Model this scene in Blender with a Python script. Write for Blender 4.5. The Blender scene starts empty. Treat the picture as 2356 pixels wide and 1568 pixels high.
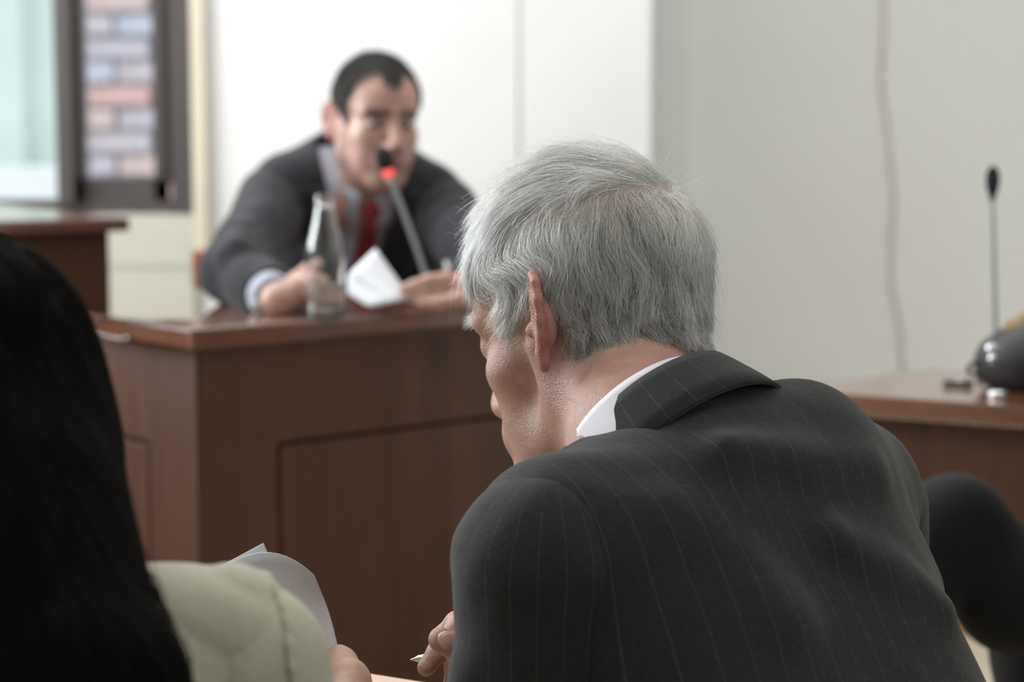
import bpy, bmesh, math, random
import numpy as np
from mathutils import Vector, Matrix

PI = math.pi
rng = np.random.default_rng(7)
random.seed(7)
SC = bpy.context.scene
COL = SC.collection

# ------------------------------------------------------------------ camera, world, light, exposure
F_PX = 4600.0
PITCH = math.radians(6.6)
CAM = np.array([0.0, 0.0, 1.15])
FWD = np.array([0.0, math.cos(PITCH), -math.sin(PITCH)])
UPV = np.array([0.0, math.sin(PITCH), math.cos(PITCH)])

cam_d = bpy.data.cameras.new('camera')
cam = bpy.data.objects.new('camera', cam_d)
COL.objects.link(cam)
cam.location = CAM
cam.rotation_euler = (PI / 2 - PITCH, 0, 0)
cam_d.sensor_width = 36.0
cam_d.lens = 36.0 * F_PX / 2356.0
cam_d.clip_start = 0.05
cam_d.dof.use_dof = True
cam_d.dof.focus_distance = 1.60
cam_d.dof.aperture_fstop = 4.2
SC.camera = cam

world = bpy.data.worlds.new('daylight')
SC.world = world
world.use_nodes = True
bg = world.node_tree.nodes['Background']
bg.inputs[0].default_value = (0.90, 0.96, 1.0, 1)
bg.inputs[1].default_value = 1.9

vs = SC.view_settings
vs.view_transform = 'Standard'
vs.look = 'None'
vs.exposure = 0.0
vs.gamma = 1.0
vs.use_curve_mapping = False


def area(name, loc, aim, sx, sy, power, col):
    l = bpy.data.lights.new(name, 'AREA')
    l.shape = 'RECTANGLE'
    l.size, l.size_y, l.energy, l.color = sx, sy, power, col
    o = bpy.data.objects.new(name, l)
    COL.objects.link(o)
    o.location = loc
    d = Vector(aim) - Vector(loc)
    o.rotation_euler = d.to_track_quat('-Z', 'Y').to_euler()
    return o


# daylight entering through the row of windows along the left side of the room
area('daylight_side_windows', (-2.86, 3.6, 1.95), (0.0, 3.6, 1.35), 1.7, 1.5, 125, (0.93, 0.97, 1.0))
# the ceiling luminaires; the first, square one is added for backlight
area('ceiling_area_light', (-1.7, 3.7, 2.93), (-1.7, 3.7, 0), 1.2, 1.2, 30, (0.97, 0.98, 1.0))
area('ceiling_area_light', (0.2, 3.6, 2.93), (0.2, 3.6, 0), 2.4, 1.2, 16, (0.98, 0.98, 1.0))
area('ceiling_area_light', (0.2, 0.9, 2.93), (0.2, 0.9, 0), 2.4, 1.2, 4, (1.0, 0.97, 0.93))


def at(px, py, d):
    """world point on the photo's ray (px, py) at distance d along the viewing axis"""
    return CAM + d * (np.array([1.0, 0, 0]) * ((px - 1178) / F_PX) + UPV * ((784 - py) / F_PX) + FWD)


def on_z(px, py, z):
    v = at(px, py, 1.0) - CAM
    return CAM + v * ((z - CAM[2]) / v[2])


# ------------------------------------------------------------------ materials
def mat(name):
    m = bpy.data.materials.new(name)
    m.use_nodes = True
    nt = m.node_tree
    return m, nt, nt.nodes['Principled BSDF']


def node(nt, kind, **kw):
    n = nt.nodes.new(kind)
    for k, v in kw.items():
        if k in n.inputs.keys():
            n.inputs[k].default_value = v
        else:
            setattr(n, k, v)
    return n


def plain(name, col, rough=0.6, metal=0.0, spec=0.5, coat=0.0, noise=0.0, nscale=30.0, bump=0.0, bscale=200.0, sheen=0.0):
    m, nt, b = mat(name)
    b.inputs['Base Color'].default_value = (*col, 1)
    b.inputs['Roughness'].default_value = rough
    b.inputs['Metallic'].default_value = metal
    b.inputs['Specular IOR Level'].default_value = spec
    b.inputs['Coat Weight'].default_value = coat
    b.inputs['Sheen Weight'].default_value = sheen
    tc = node(nt, 'ShaderNodeTexCoord')
    if noise > 0:
        n = node(nt, 'ShaderNodeTexNoise', Scale=nscale, Detail=4.0)
        nt.links.new(tc.outputs['Object'], n.inputs['Vector'])
        r = node(nt, 'ShaderNodeMapRange')
        r.inputs[1].default_value, r.inputs[2].default_value = 0.25, 0.75
        r.inputs[3].default_value, r.inputs[4].default_value = 1 - noise, 1 + noise
        nt.links.new(n.outputs[0], r.inputs[0])
        mx = node(nt, 'ShaderNodeVectorMath', operation='SCALE')
        mx.inputs[0].default_value = col
        nt.links.new(r.outputs[0], mx.inputs['Scale'])
        nt.links.new(mx.outputs[0], b.inputs['Base Color'])
    if bump > 0:
        n2 = node(nt, 'ShaderNodeTexNoise', Scale=bscale, Detail=3.0)
        nt.links.new(tc.outputs['Object'], n2.inputs['Vector'])
        bp = node(nt, 'ShaderNodeBump', Strength=bump, Distance=0.002)
        nt.links.new(n2.outputs[0], bp.inputs['Height'])
        nt.links.new(bp.outputs[0], b.inputs['Normal'])
    return m


def wood(name, c1, c2, rough=0.35, coat=0.35, axis=2, scale=9.0):
    m, nt, b = mat(name)
    tc = node(nt, 'ShaderNodeTexCoord')
    mp = node(nt, 'ShaderNodeMapping')
    sc = [1.0, 1.0, 1.0]
    sc[axis] = 0.07
    mp.inputs['Scale'].default_value = sc
    nt.links.new(tc.outputs['Object'], mp.inputs['Vector'])
    n = node(nt, 'ShaderNodeTexNoise', Scale=scale, Detail=6.0, Roughness=0.6, Distortion=0.6)
    nt.links.new(mp.outputs[0], n.inputs['Vector'])
    n2 = node(nt, 'ShaderNodeTexNoise', Scale=scale * 14, Detail=3.0)
    nt.links.new(mp.outputs[0], n2.inputs['Vector'])
    ad = node(nt, 'ShaderNodeMath', operation='MULTIPLY_ADD')
    ad.inputs[1].default_value = 0.25
    nt.links.new(n2.outputs[0], ad.inputs[0])
    nt.links.new(n.outputs[0], ad.inputs[2])
    cr = node(nt, 'ShaderNodeValToRGB')
    cr.color_ramp.elements[0].position = 0.42
    cr.color_ramp.elements[0].color = (*c1, 1)
    cr.color_ramp.elements[1].position = 0.82
    cr.color_ramp.elements[1].color = (*c2, 1)
    nt.links.new(ad.outputs[0], cr.inputs[0])
    nt.links.new(cr.outputs[0], b.inputs['Base Color'])
    b.inputs['Roughness'].default_value = rough
    b.inputs['Coat Weight'].default_value = coat
    b.inputs['Coat Roughness'].default_value = 0.18
    return m


def skin(name, rough=0.46, bump=0.35, bscale=900.0):
    m, nt, b = mat(name)
    a = node(nt, 'ShaderNodeAttribute', attribute_name='col')
    tc = node(nt, 'ShaderNodeTexCoord')
    n = node(nt, 'ShaderNodeTexNoise', Scale=70.0, Detail=5.0, Roughness=0.65)
    nt.links.new(tc.outputs['Object'], n.inputs['Vector'])
    r = node(nt, 'ShaderNodeMapRange')
    r.inputs[1].default_value, r.inputs[2].default_value = 0.3, 0.7
    r.inputs[3].default_value, r.inputs[4].default_value = 0.86, 1.12
    nt.links.new(n.outputs[0], r.inputs[0])
    mx = node(nt, 'ShaderNodeVectorMath', operation='SCALE')
    nt.links.new(a.outputs['Color'], mx.inputs[0])
    nt.links.new(r.outputs[0], mx.inputs['Scale'])
    nt.links.new(mx.outputs[0], b.inputs['Base Color'])
    b.inputs['Roughness'].default_value = rough
    b.inputs['Specular IOR Level'].default_value = 0.5
    b.inputs['Subsurface Weight'].default_value = 0.12
    b.inputs['Subsurface Radius'].default_value = (1.0, 0.35, 0.2)
    b.inputs['Subsurface Scale'].default_value = 0.006
    v = node(nt, 'ShaderNodeTexVoronoi', Scale=bscale)
    nt.links.new(tc.outputs['Object'], v.inputs['Vector'])
    n3 = node(nt, 'ShaderNodeTexNoise', Scale=220.0, Detail=3.0)
    nt.links.new(tc.outputs['Object'], n3.inputs['Vector'])
    ad = node(nt, 'ShaderNodeMath', operation='ADD')
    nt.links.new(v.outputs['Distance'], ad.inputs[0])
    nt.links.new(n3.outputs[0], ad.inputs[1])
    bp = node(nt, 'ShaderNodeBump', Strength=bump, Distance=0.0012)
    nt.links.new(ad.outputs[0], bp.inputs['Height'])
    nt.links.new(bp.outputs[0], b.inputs['Normal'])
    return m


def hair_mat(name, c_dark, c_light, rough=0.4, spec=0.5, fibre=False):
    m, nt, b = mat(name)
    a = node(nt, 'ShaderNodeAttribute', attribute_name='shade')
    mx = node(nt, 'ShaderNodeMix', data_type='RGBA')
    mx.inputs[6].default_value = (*c_dark, 1)
    mx.inputs[7].default_value = (*c_light, 1)
    nt.links.new(a.outputs['Fac'], mx.inputs[0])
    if fibre:
        h = node(nt, 'ShaderNodeBsdfHairPrincipled')
        h.parametrization = 'COLOR'
        h.inputs['Roughness'].default_value = rough
        h.inputs['Radial Roughness'].default_value = .45
        nt.links.new(mx.outputs[2], h.inputs['Color'])
        ms = node(nt, 'ShaderNodeMixShader')
        ms.inputs[0].default_value = .38
        nt.links.new(h.outputs[0], ms.inputs[1])
        nt.links.new(b.outputs[0], ms.inputs[2])
        nt.links.new(ms.outputs[0], nt.nodes['Material Output'].inputs['Surface'])
    nt.links.new(mx.outputs[2], b.inputs['Base Color'])
    b.inputs['Roughness'].default_value = rough
    b.inputs['Specular IOR Level'].default_value = spec
    return m


def wool(name, col, stripe=None, pitch=0.02, sheen=0.25, bump=0.5, mottled=0.22):
    """worsted cloth; a pinstripe follows the per-vertex width coordinate 'stripe'"""
    m, nt, b = mat(name)
    tc = node(nt, 'ShaderNodeTexCoord')
    n = node(nt, 'ShaderNodeTexNoise', Scale=900.0, Detail=2.0)
    nt.links.new(tc.outputs['Object'], n.inputs['Vector'])
    n1 = node(nt, 'ShaderNodeTexNoise', Scale=260.0, Detail=3.0)
    nt.links.new(tc.outputs['Object'], n1.inputs['Vector'])
    sm = node(nt, 'ShaderNodeMath', operation='ADD')
    nt.links.new(n.outputs[0], sm.inputs[0])
    nt.links.new(n1.outputs[0], sm.inputs[1])
    r = node(nt, 'ShaderNodeMapRange')
    r.inputs[1].default_value, r.inputs[2].default_value = 0.6, 1.4
    r.inputs[3].default_value, r.inputs[4].default_value = 1 - mottled * 1.6, 1 + mottled * 1.6
    nt.links.new(sm.outputs[0], r.inputs[0])
    mx = node(nt, 'ShaderNodeVectorMath', operation='SCALE')
    mx.inputs[0].default_value = col
    nt.links.new(r.outputs[0], mx.inputs['Scale'])
    out = mx.outputs[0]
    if stripe:
        a = node(nt, 'ShaderNodeAttribute', attribute_name='stripe')
        dv = node(nt, 'ShaderNodeMath', operation='DIVIDE')
        dv.inputs[1].default_value = pitch
        nt.links.new(a.outputs['Fac'], dv.inputs[0])
        fr = node(nt, 'ShaderNodeMath', operation='FRACT')
        nt.links.new(dv.outputs[0], fr.inputs[0])
        sb = node(nt, 'ShaderNodeMath', operation='SUBTRACT')
        sb.inputs[1].default_value = 0.5
        nt.links.new(fr.outputs[0], sb.inputs[0])
        ab = node(nt, 'ShaderNodeMath', operation='ABSOLUTE')
        nt.links.new(sb.outputs[0], ab.inputs[0])
        mr = node(nt, 'ShaderNodeMapRange')
        mr.inputs[1].default_value, mr.inputs[2].default_value = 0.010, 0.034
        mr.inputs[3].default_value, mr.inputs[4].default_value = 0.8, 0.0
        nt.links.new(ab.outputs[0], mr.inputs[0])
        mu = node(nt, 'ShaderNodeMath', operation='MULTIPLY')
        nt.links.new(mr.outputs[0], mu.inputs[0])
        nt.links.new(n1.outputs[0], mu.inputs[1])
        mm = node(nt, 'ShaderNodeMix', data_type='RGBA')
        nt.links.new(mu.outputs[0], mm.inputs[0])
        nt.links.new(out, mm.inputs[6])
        mm.inputs[7].default_value = (*stripe, 1)
        out = mm.outputs[2]
    nt.links.new(out, b.inputs['Base Color'])
    b.inputs['Roughness'].default_value = 0.9
    b.inputs['Specular IOR Level'].default_value = 0.2
    b.inputs['Sheen Weight'].default_value = sheen
    b.inputs['Sheen Roughness'].default_value = 0.5
    bp = node(nt, 'ShaderNodeBump', Strength=bump, Distance=0.0008)
    nt.links.new(sm.outputs[0], bp.inputs['Height'])
    nt.links.new(bp.outputs[0], b.inputs['Normal'])
    return m


def glass(name, col=(1, 1, 1), ior=1.5, rough=0.0, thin=False):
    m, nt, b = mat(name)
    b.inputs['Base Color'].default_value = (*col, 1)
    b.inputs['Roughness'].default_value = rough
    b.inputs['IOR'].default_value = ior
    b.inputs['Transmission Weight'].default_value = 1.0
    return m


M = {}
M['white_paint'] = plain('white_paint', (0.68, 0.695, 0.70), 0.55, noise=0.015, nscale=3, bump=0.1, bscale=60)
M['grey_paint'] = plain('grey_white_paint', (0.80, 0.82, 0.815), 0.5, noise=0.02, nscale=2.5)
M['cream_paint'] = plain('cream_paint', (0.44, 0.44, 0.375), 0.6, noise=0.02, nscale=4)
M['beige_paint'] = plain('beige_paint', (0.55, 0.50, 0.40), 0.6, noise=0.04, nscale=9)
M['ceiling_paint'] = plain('ceiling_paint', (0.82, 0.82, 0.80), 0.8)
M['floor_tile'] = plain('pale_floor_tile', (0.50, 0.44, 0.35), 0.35, noise=0.08, nscale=6)
M['tan_wood'] = wood('tan_wood', (0.36, 0.22, 0.09), (0.50, 0.33, 0.16), 0.4, 0.2, axis=0)
M['light_wood'] = wood('light_wood', (0.52, 0.38, 0.27), (0.68, 0.53, 0.40), 0.45, 0.15, axis=0)
M['mahogany'] = wood('mahogany', (0.046, 0.018, 0.0095), (0.105, 0.040, 0.019), 0.48, 0.08, axis=2)
M['mahogany_top'] = wood('mahogany_top', (0.095, 0.034, 0.018), (0.19, 0.072, 0.036), 0.24, 1.0, axis=0)
M['mahogany_top'].node_tree.nodes['Principled BSDF'].inputs['Coat IOR'].default_value = 2.2
M['orange_wood'] = wood('orange_wood', (0.42, 0.13, 0.055), (0.56, 0.21, 0.10), 0.4, 0.3, axis=0)
M['dark_gap'] = plain('dark_joint', (0.012, 0.008, 0.006), 0.9)
M['frame_brown'] = plain('brown_anodised_metal', (0.085, 0.078, 0.077), 0.42, 0.35, noise=0.06)
M['black_rubber'] = plain('black_rubber', (0.012, 0.012, 0.012), 0.7)
M['chrome'] = plain('brushed_steel', (0.62, 0.63, 0.64), 0.28, 1.0)
M['grey_metal'] = plain('grey_gooseneck_metal', (0.30, 0.31, 0.32), 0.42, 0.7)
M['black_foam'] = plain('black_foam', (0.010, 0.010, 0.011), 0.95, bump=1.0, bscale=500)
M['black_leather'] = plain('black_leather', (0.011, 0.013, 0.015), 0.55, bump=0.5, bscale=160)
M['tan_fabric'] = plain('tan_fabric', (0.22, 0.16, 0.08), 0.9, bump=0.8, bscale=300)
M['paper'] = plain('white_paper', (0.60, 0.62, 0.67), 0.7, noise=0.02)
M['white_plastic'] = plain('white_plastic', (0.88, 0.88, 0.87), 0.3)
M['orange_plastic'] = plain('orange_plastic', (0.55, 0.20, 0.08), 0.4)
M['wire'] = plain('pale_wire_sheath', (0.46, 0.43, 0.41), 0.5)
M['glass'] = glass('clear_glass', (0.97, 0.99, 0.98))
M['window_glass'] = glass('window_glass', (0.98, 1.0, 0.99), 1.05)
M['water'] = glass('still_water', (0.98, 0.99, 1.0), 1.33)
M['pen_blue'] = plain('blue_plastic', (0.02, 0.03, 0.16), 0.35)
M['mortar'] = plain('hazed_mortar', (0.50, 0.51, 0.58), 0.9, noise=0.1)  # mortar lightened: the haze over the window view is in its colour
M['bricks'] = [plain('hazed_brick', c, 0.85, noise=0.12, nscale=14) for c in
               [(0.56, 0.53, 0.61), (0.66, 0.44, 0.44), (0.60, 0.54, 0.60), (0.57, 0.58, 0.70), (0.66, 0.53, 0.53)]]  # pastel tones carry the glare haze lying over the bricks
M['render_green'] = plain('pale_green_render', (0.60, 0.68, 0.64), 0.9, noise=0.05, nscale=1.5)
M['render_white'] = plain('white_render', (0.85, 0.85, 0.85), 0.9)
M['asphalt'] = plain('grey_asphalt', (0.22, 0.22, 0.23), 0.9, noise=0.1)
M['skin_old'] = skin('older_skin', 0.44, 0.45)
M['skin'] = skin('skin', 0.42, 0.2)
M['nail'] = plain('finger_nail', (0.56, 0.36, 0.31), 0.25, coat=0.3)
M['pinstripe'] = wool('charcoal_pinstripe_wool', (0.0155, 0.0178, 0.0182), stripe=(0.062, 0.066, 0.066), pitch=0.0205, sheen=0.14)
M['suit'] = wool('dark_suit_wool', (0.016, 0.017, 0.022), sheen=0.12, mottled=0.1)
M['suit_black'] = wool('black_suit_wool', (0.0075, 0.0075, 0.008), sheen=0.06, mottled=0.1)
M['shirt_white'] = wool('white_cotton', (0.70, 0.68, 0.74), sheen=0.0, bump=0.12, mottled=0.01)
M['shirt_blue'] = wool('pale_blue_cotton', (0.42, 0.45, 0.53), sheen=0.0, bump=0.12, mottled=0.02)
M['tie'] = wool('red_silk', (0.21, 0.028, 0.031), sheen=0.2, bump=0.2, mottled=0.08)
M['beige_cotton'] = wool('beige_cotton_twill', (0.40, 0.39, 0.31), sheen=0.15, bump=0.6, mottled=0.05)
M['grey_hair'] = hair_mat('grey_hair', (0.032, 0.032, 0.031), (0.78, 0.79, 0.77), 0.34, 0.6, True)
M['black_hair'] = hair_mat('black_hair', (0.0015, 0.0014, 0.0014), (0.0060, 0.0045, 0.0040), 0.6, 0.05)
M['dark_hair'] = hair_mat('short_dark_hair', (0.022, 0.020, 0.019), (0.085, 0.080, 0.078), 0.5, 0.4)
M['black_hair_mass'] = plain('black_hair_underlayer', (0.0018, 0.0016, 0.0016), 0.7, spec=0.08)
M['shoe'] = plain('black_shoe_leather', (0.012, 0.011, 0.010), 0.3)
M['eye_white'] = plain('eye_white', (0.6, 0.58, 0.56), 0.2)
M['iris'] = plain('dark_iris', (0.03, 0.018, 0.012), 0.15)
M['button'] = plain('pearl_grey_button', (0.42, 0.43, 0.44), 0.25)
E_ = (1.0, 0.10, 0.10)


def emit(name, col, s):
    m, nt, b = mat(name)
    b.inputs['Base Color'].default_value = (*col, 1)
    b.inputs['Emission Color'].default_value = (*col, 1)
    b.inputs['Emission Strength'].default_value = s
    return m


M['red_led'] = emit('red_ring_light', E_, 0.8)
M['lamp_diffuser'] = emit('lamp_diffuser', (1, 0.97, 0.93), 2.0)


# ------------------------------------------------------------------ object helpers
def tag(o, label=None, cat=None, group=None, kind=None):
    if label:
        o['label'] = label
    if cat:
        o['category'] = cat
    if group:
        o['group'] = group
    if kind:
        o['kind'] = kind
    return o


def empty(name, loc, label, cat, group=None):
    o = bpy.data.objects.new(name, None)
    COL.objects.link(o)
    o.location = Vector(loc)
    o.empty_display_size = 0.05
    bpy.context.view_layer.update()
    return tag(o, label, cat, group)


def link(name, me, m, parent=None):
    o = bpy.data.objects.new(name, me)
    COL.objects.link(o)
    if m is not None and not me.materials:
        me.materials.append(m)
    if parent is not None:
        bpy.context.view_layer.update()
        o.parent = parent
        o.matrix_parent_inverse = parent.matrix_world.inverted()
    return o


def mesh(name, verts, faces, m, parent=None, smooth=False):
    me = bpy.data.meshes.new(name)
    me.from_pydata([tuple(map(float, v)) for v in verts], [], [tuple(map(int, f)) for f in faces])
    bm = bmesh.new()
    bm.from_mesh(me)
    bmesh.ops.recalc_face_normals(bm, faces=bm.faces)
    bm.to_mesh(me)
    bm.free()
    if smooth:
        me.shade_smooth()
    return link(name, me, m, parent)


def prism(name, poly, z0, z1, m, parent=None, bevel=0.0):
    """vertical prism from a plan polygon"""
    n = len(poly)
    v = [(p[0], p[1], z0) for p in poly] + [(p[0], p[1], z1) for p in poly]
    f = [tuple(range(n))[::-1], tuple(range(n, 2 * n))] + [(i, (i + 1) % n, n + (i + 1) % n, n + i) for i in range(n)]
    o = mesh(name, v, f, m, parent)
    if bevel:
        bev(o, bevel)
    return o


def bev(o, w, seg=2):
    bm = bmesh.new()
    bm.from_mesh(o.data)
    bmesh.ops.bevel(bm, geom=bm.edges[:], offset=w, segments=seg, affect='EDGES', clamp_overlap=True, profile=0.7)
    bm.to_mesh(o.data)
    bm.free()
    return o


def box(name, lo, hi, m, parent=None, bevel=0.0):
    return prism(name, [(lo[0], lo[1]), (hi[0], lo[1]), (hi[0], hi[1]), (lo[0], hi[1])], lo[2], hi[2], m, parent, bevel)


def obox(name, c, ax, ay, hx, hy, z0, z1, m, parent=None, bevel=0.0):
    """box on plan axes ax, ay around plan centre c"""
    c, ax, ay = np.array(c[:2]), np.array(ax[:2]), np.array(ay[:2])
    return prism(name, [c - hx * ax - hy * ay, c + hx * ax - hy * ay, c + hx * ax + hy * ay, c - hx * ax + hy * ay], z0, z1, m, parent, bevel)


def lathe(name, prof, c, m, parent=None, seg=40, axis=(0, 0, 1), close=True):
    """prof = [(r, h)...] around axis from c"""
    ax = np.array(axis, float)
    ax /= np.linalg.norm(ax)
    t = np.array([1.0, 0, 0]) if abs(ax[0]) < 0.8 else np.array([0, 1.0, 0])
    u = np.cross(ax, t)
    u /= np.linalg.norm(u)
    w = np.cross(ax, u)
    v, f = [], []
    for r, h in prof:
        for k in range(seg):
            a = 2 * PI * k / seg
            v.append(np.array(c) + ax * h + (u * math.cos(a) + w * math.sin(a)) * max(r, 1e-5))
    for i in range(len(prof) - 1):
        for k in range(seg):
            k2 = (k + 1) % seg
            f.append((i * seg + k, i * seg + k2, (i + 1) * seg + k2, (i + 1) * seg + k))
    if close:
        f.append(tuple(range(seg))[::-1])
        f.append(tuple((len(prof) - 1) * seg + k for k in range(seg)))
    return mesh(name, v, f, m, parent, smooth=True)


def catmull(pts, n):
    P = np.array(pts, float)
    P = np.vstack([2 * P[0] - P[1], P, 2 * P[-1] - P[-2]])
    out = []
    for i in range(1, len(P) - 2):
        for k in range(n):
            t = k / n
            a, b, c, d = P[i - 1], P[i], P[i + 1], P[i + 2]
            out.append(0.5 * (2 * b + (c - a) * t + (2 * a - 5 * b + 4 * c - d) * t * t + (3 * b - a - 3 * c + d) * t ** 3))
    out.append(P[-2])
    return np.array(out)


def tube(name, pts, rad, m, parent=None, seg=12, smooth_n=0):
    P = catmull(pts, smooth_n) if smooth_n else np.array(pts, float)
    R = np.interp(np.linspace(0, 1, len(P)), np.linspace(0, 1, len(rad)), rad) if hasattr(rad, '__len__') else np.full(len(P), rad)
    T = np.gradient(P, axis=0)
    T /= np.linalg.norm(T, axis=1)[:, None]
    ref = np.array([0.0, 0, 1]) if abs(T[0][2]) < 0.9 else np.array([1.0, 0, 0])
    v, f = [], []
    for i in range(len(P)):
        u = np.cross(T[i], ref)
        u /= np.linalg.norm(u)
        ref = np.cross(u, T[i])
        for k in range(seg):
            a = 2 * PI * k / seg
            v.append(P[i] + R[i] * (u * math.cos(a) + ref * math.sin(a)))
    for i in range(len(P) - 1):
        for k in range(seg):
            k2 = (k + 1) % seg
            f.append((i * seg + k, i * seg + k2, (i + 1) * seg + k2, (i + 1) * seg + k))
    f.append(tuple(range(seg))[::-1])
    f.append(tuple((len(P) - 1) * seg + k for k in range(seg)))
    return mesh(name, v, f, m, parent, smooth=True)


def sheet(name, grid, thick, m, parent=None):
    """grid[i][j] of points -> a thin sheet with real thickness"""
    G = np.array(grid, float)
    a, b = G.shape[:2]
    du = np.gradient(G, axis=0)
    dv = np.gradient(G, axis=1)
    N = np.cross(du, dv)
    N /= np.linalg.norm(N, axis=2)[..., None] + 1e-9
    top = (G + N * thick / 2).reshape(-1, 3)
    bot = (G - N * thick / 2).reshape(-1, 3)
    v = np.vstack([top, bot])
    f = []
    q = a * b
    for i in range(a - 1):
        for j in range(b - 1):
            k = i * b + j
            f.append((k, k + 1, k + b + 1, k + b))
            f.append((q + k, q + k + b, q + k + b + 1, q + k + 1))
    rim = [i * b for i in range(a)] + [(a - 1) * b + j for j in range(1, b)] + [i * b + b - 1 for i in range(a - 2, -1, -1)] + list(range(b - 2, 0, -1))
    for i in range(len(rim)):
        x, y = rim[i], rim[(i + 1) % len(rim)]
        f.append((x, y, q + y, q + x))
    return mesh(name, v, f, m, parent, smooth=True)


# ------------------------------------------------------------------ solid modelling: smooth distance fields -> one continuous mesh
def rot_from(fwd_yaw_vec, pitch_down=0.0, roll=0.0):
    """columns right, forward, up of a frame that faces fwd_yaw_vec, nods by pitch and tilts by roll (towards its right)"""
    Fh = np.array([fwd_yaw_vec[0], fwd_yaw_vec[1], 0.0])
    Fh /= np.linalg.norm(Fh)
    Z = np.array([0, 0, 1.0])
    R = np.cross(Fh, Z)
    Fp = Fh * math.cos(pitch_down) - Z * math.sin(pitch_down)
    Up = Z * math.cos(pitch_down) + Fh * math.sin(pitch_down)
    R2 = R * math.cos(roll) - Up * math.sin(roll)
    U2 = Up * math.cos(roll) + R * math.sin(roll)
    return np.stack([R2, Fp, U2], axis=1)


class Solid:
    def __init__(self, frame=None, origin=None):
        self.ops = []
        self.R = np.eye(3) if frame is None else frame
        self.o = np.zeros(3) if origin is None else np.array(origin, float)
        self.warp = None

    def W(self, p):
        return self.o + self.R @ np.array(p, float)

    def cone(self, a, b, ra, rb, k=0.01, op='add'):
        a, b = self.W(a), self.W(b)
        m = max(ra, rb) + k + 0.03
        self.ops.append(('cone', (a, b, ra, rb), k, op, np.minimum(a, b) - m, np.maximum(a, b) + m))
        return self

    def chain(self, pts, rads, k=0.006):
        for i in range(len(pts) - 1):
            self.cone(pts[i], pts[i + 1], rads[i], rads[i + 1], k)
        return self

    def ell(self, c, r, rot=None, k=0.01, op='add'):
        Q = self.R if rot is None else self.R @ rot
        c = self.W(c)
        r = np.array(r, float)
        ext = np.sqrt(((Q * r[None, :]) ** 2).sum(1)) + k + 0.03
        self.ops.append(('ell', (c, Q, r), k, op, c - ext, c + ext))
        return self

    def both(self, fn, *pts, **kw):
        """apply fn for a point set and its mirror image across x = 0"""
        for s in (-1, 1):
            q = [np.array([p[0] * s, p[1], p[2]]) if hasattr(p, '__len__') and len(p) == 3 else p for p in pts]
            fn(*q, **kw)
        return self

    def plane(self, p, n, k=0.01):
        """cut away everything on the +n side of p"""
        n = self.R @ np.array(n, float)
        n /= np.linalg.norm(n)
        self.ops.append(('plane', (self.W(p), n), k, 'cut', None, None))
        return self

    def f(self, P):
        if self.warp is not None:
            P = self.warp(P)
        d = np.full(len(P), 0.25)
        for kind, a, k, op, lo, hi in self.ops:
            if lo is not None:
                idx = np.nonzero(np.all((P > lo) & (P < hi), axis=1))[0]
                if len(idx) == 0:
                    continue
                Q = P[idx]
            else:
                idx = slice(None)
                Q = P
            if kind == 'cone':
                A, B, ra, rb = a
                ba = B - A
                L2 = ba @ ba
                t = np.clip(((Q - A) @ ba) / L2, 0, 1)
                e = np.linalg.norm(Q - A - t[:, None] * ba, axis=1) - (ra + t * (rb - ra))
            elif kind == 'ell':
                c, R, r = a
                q = (Q - c) @ R
                k0 = np.linalg.norm(q / r, axis=1)
                k1 = np.linalg.norm(q / (r * r), axis=1) + 1e-9
                e = k0 * (k0 - 1) / k1
            else:
                p0, n = a
                e = (Q - p0) @ n
            c0 = d[idx]
            if op == 'add':
                h = np.clip(0.5 + 0.5 * (c0 - e) / k, 0, 1)
                d[idx] = c0 * (1 - h) + e * h - k * h * (1 - h)
            elif op == 'sub':
                h = np.clip(0.5 - 0.5 * (c0 + e) / k, 0, 1)
                d[idx] = c0 * (1 - h) + (-e) * h + k * h * (1 - h)
            else:
                h = np.clip(0.5 - 0.5 * (c0 - e) / k, 0, 1)
                d[idx] = c0 * (1 - h) + e * h + k * h * (1 - h)
        return d

    def bbox(self):
        lo = np.min([o[4] for o in self.ops if o[3] == 'add'], axis=0)
        hi = np.max([o[5] for o in self.ops if o[3] == 'add'], axis=0)
        return lo, hi


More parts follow.
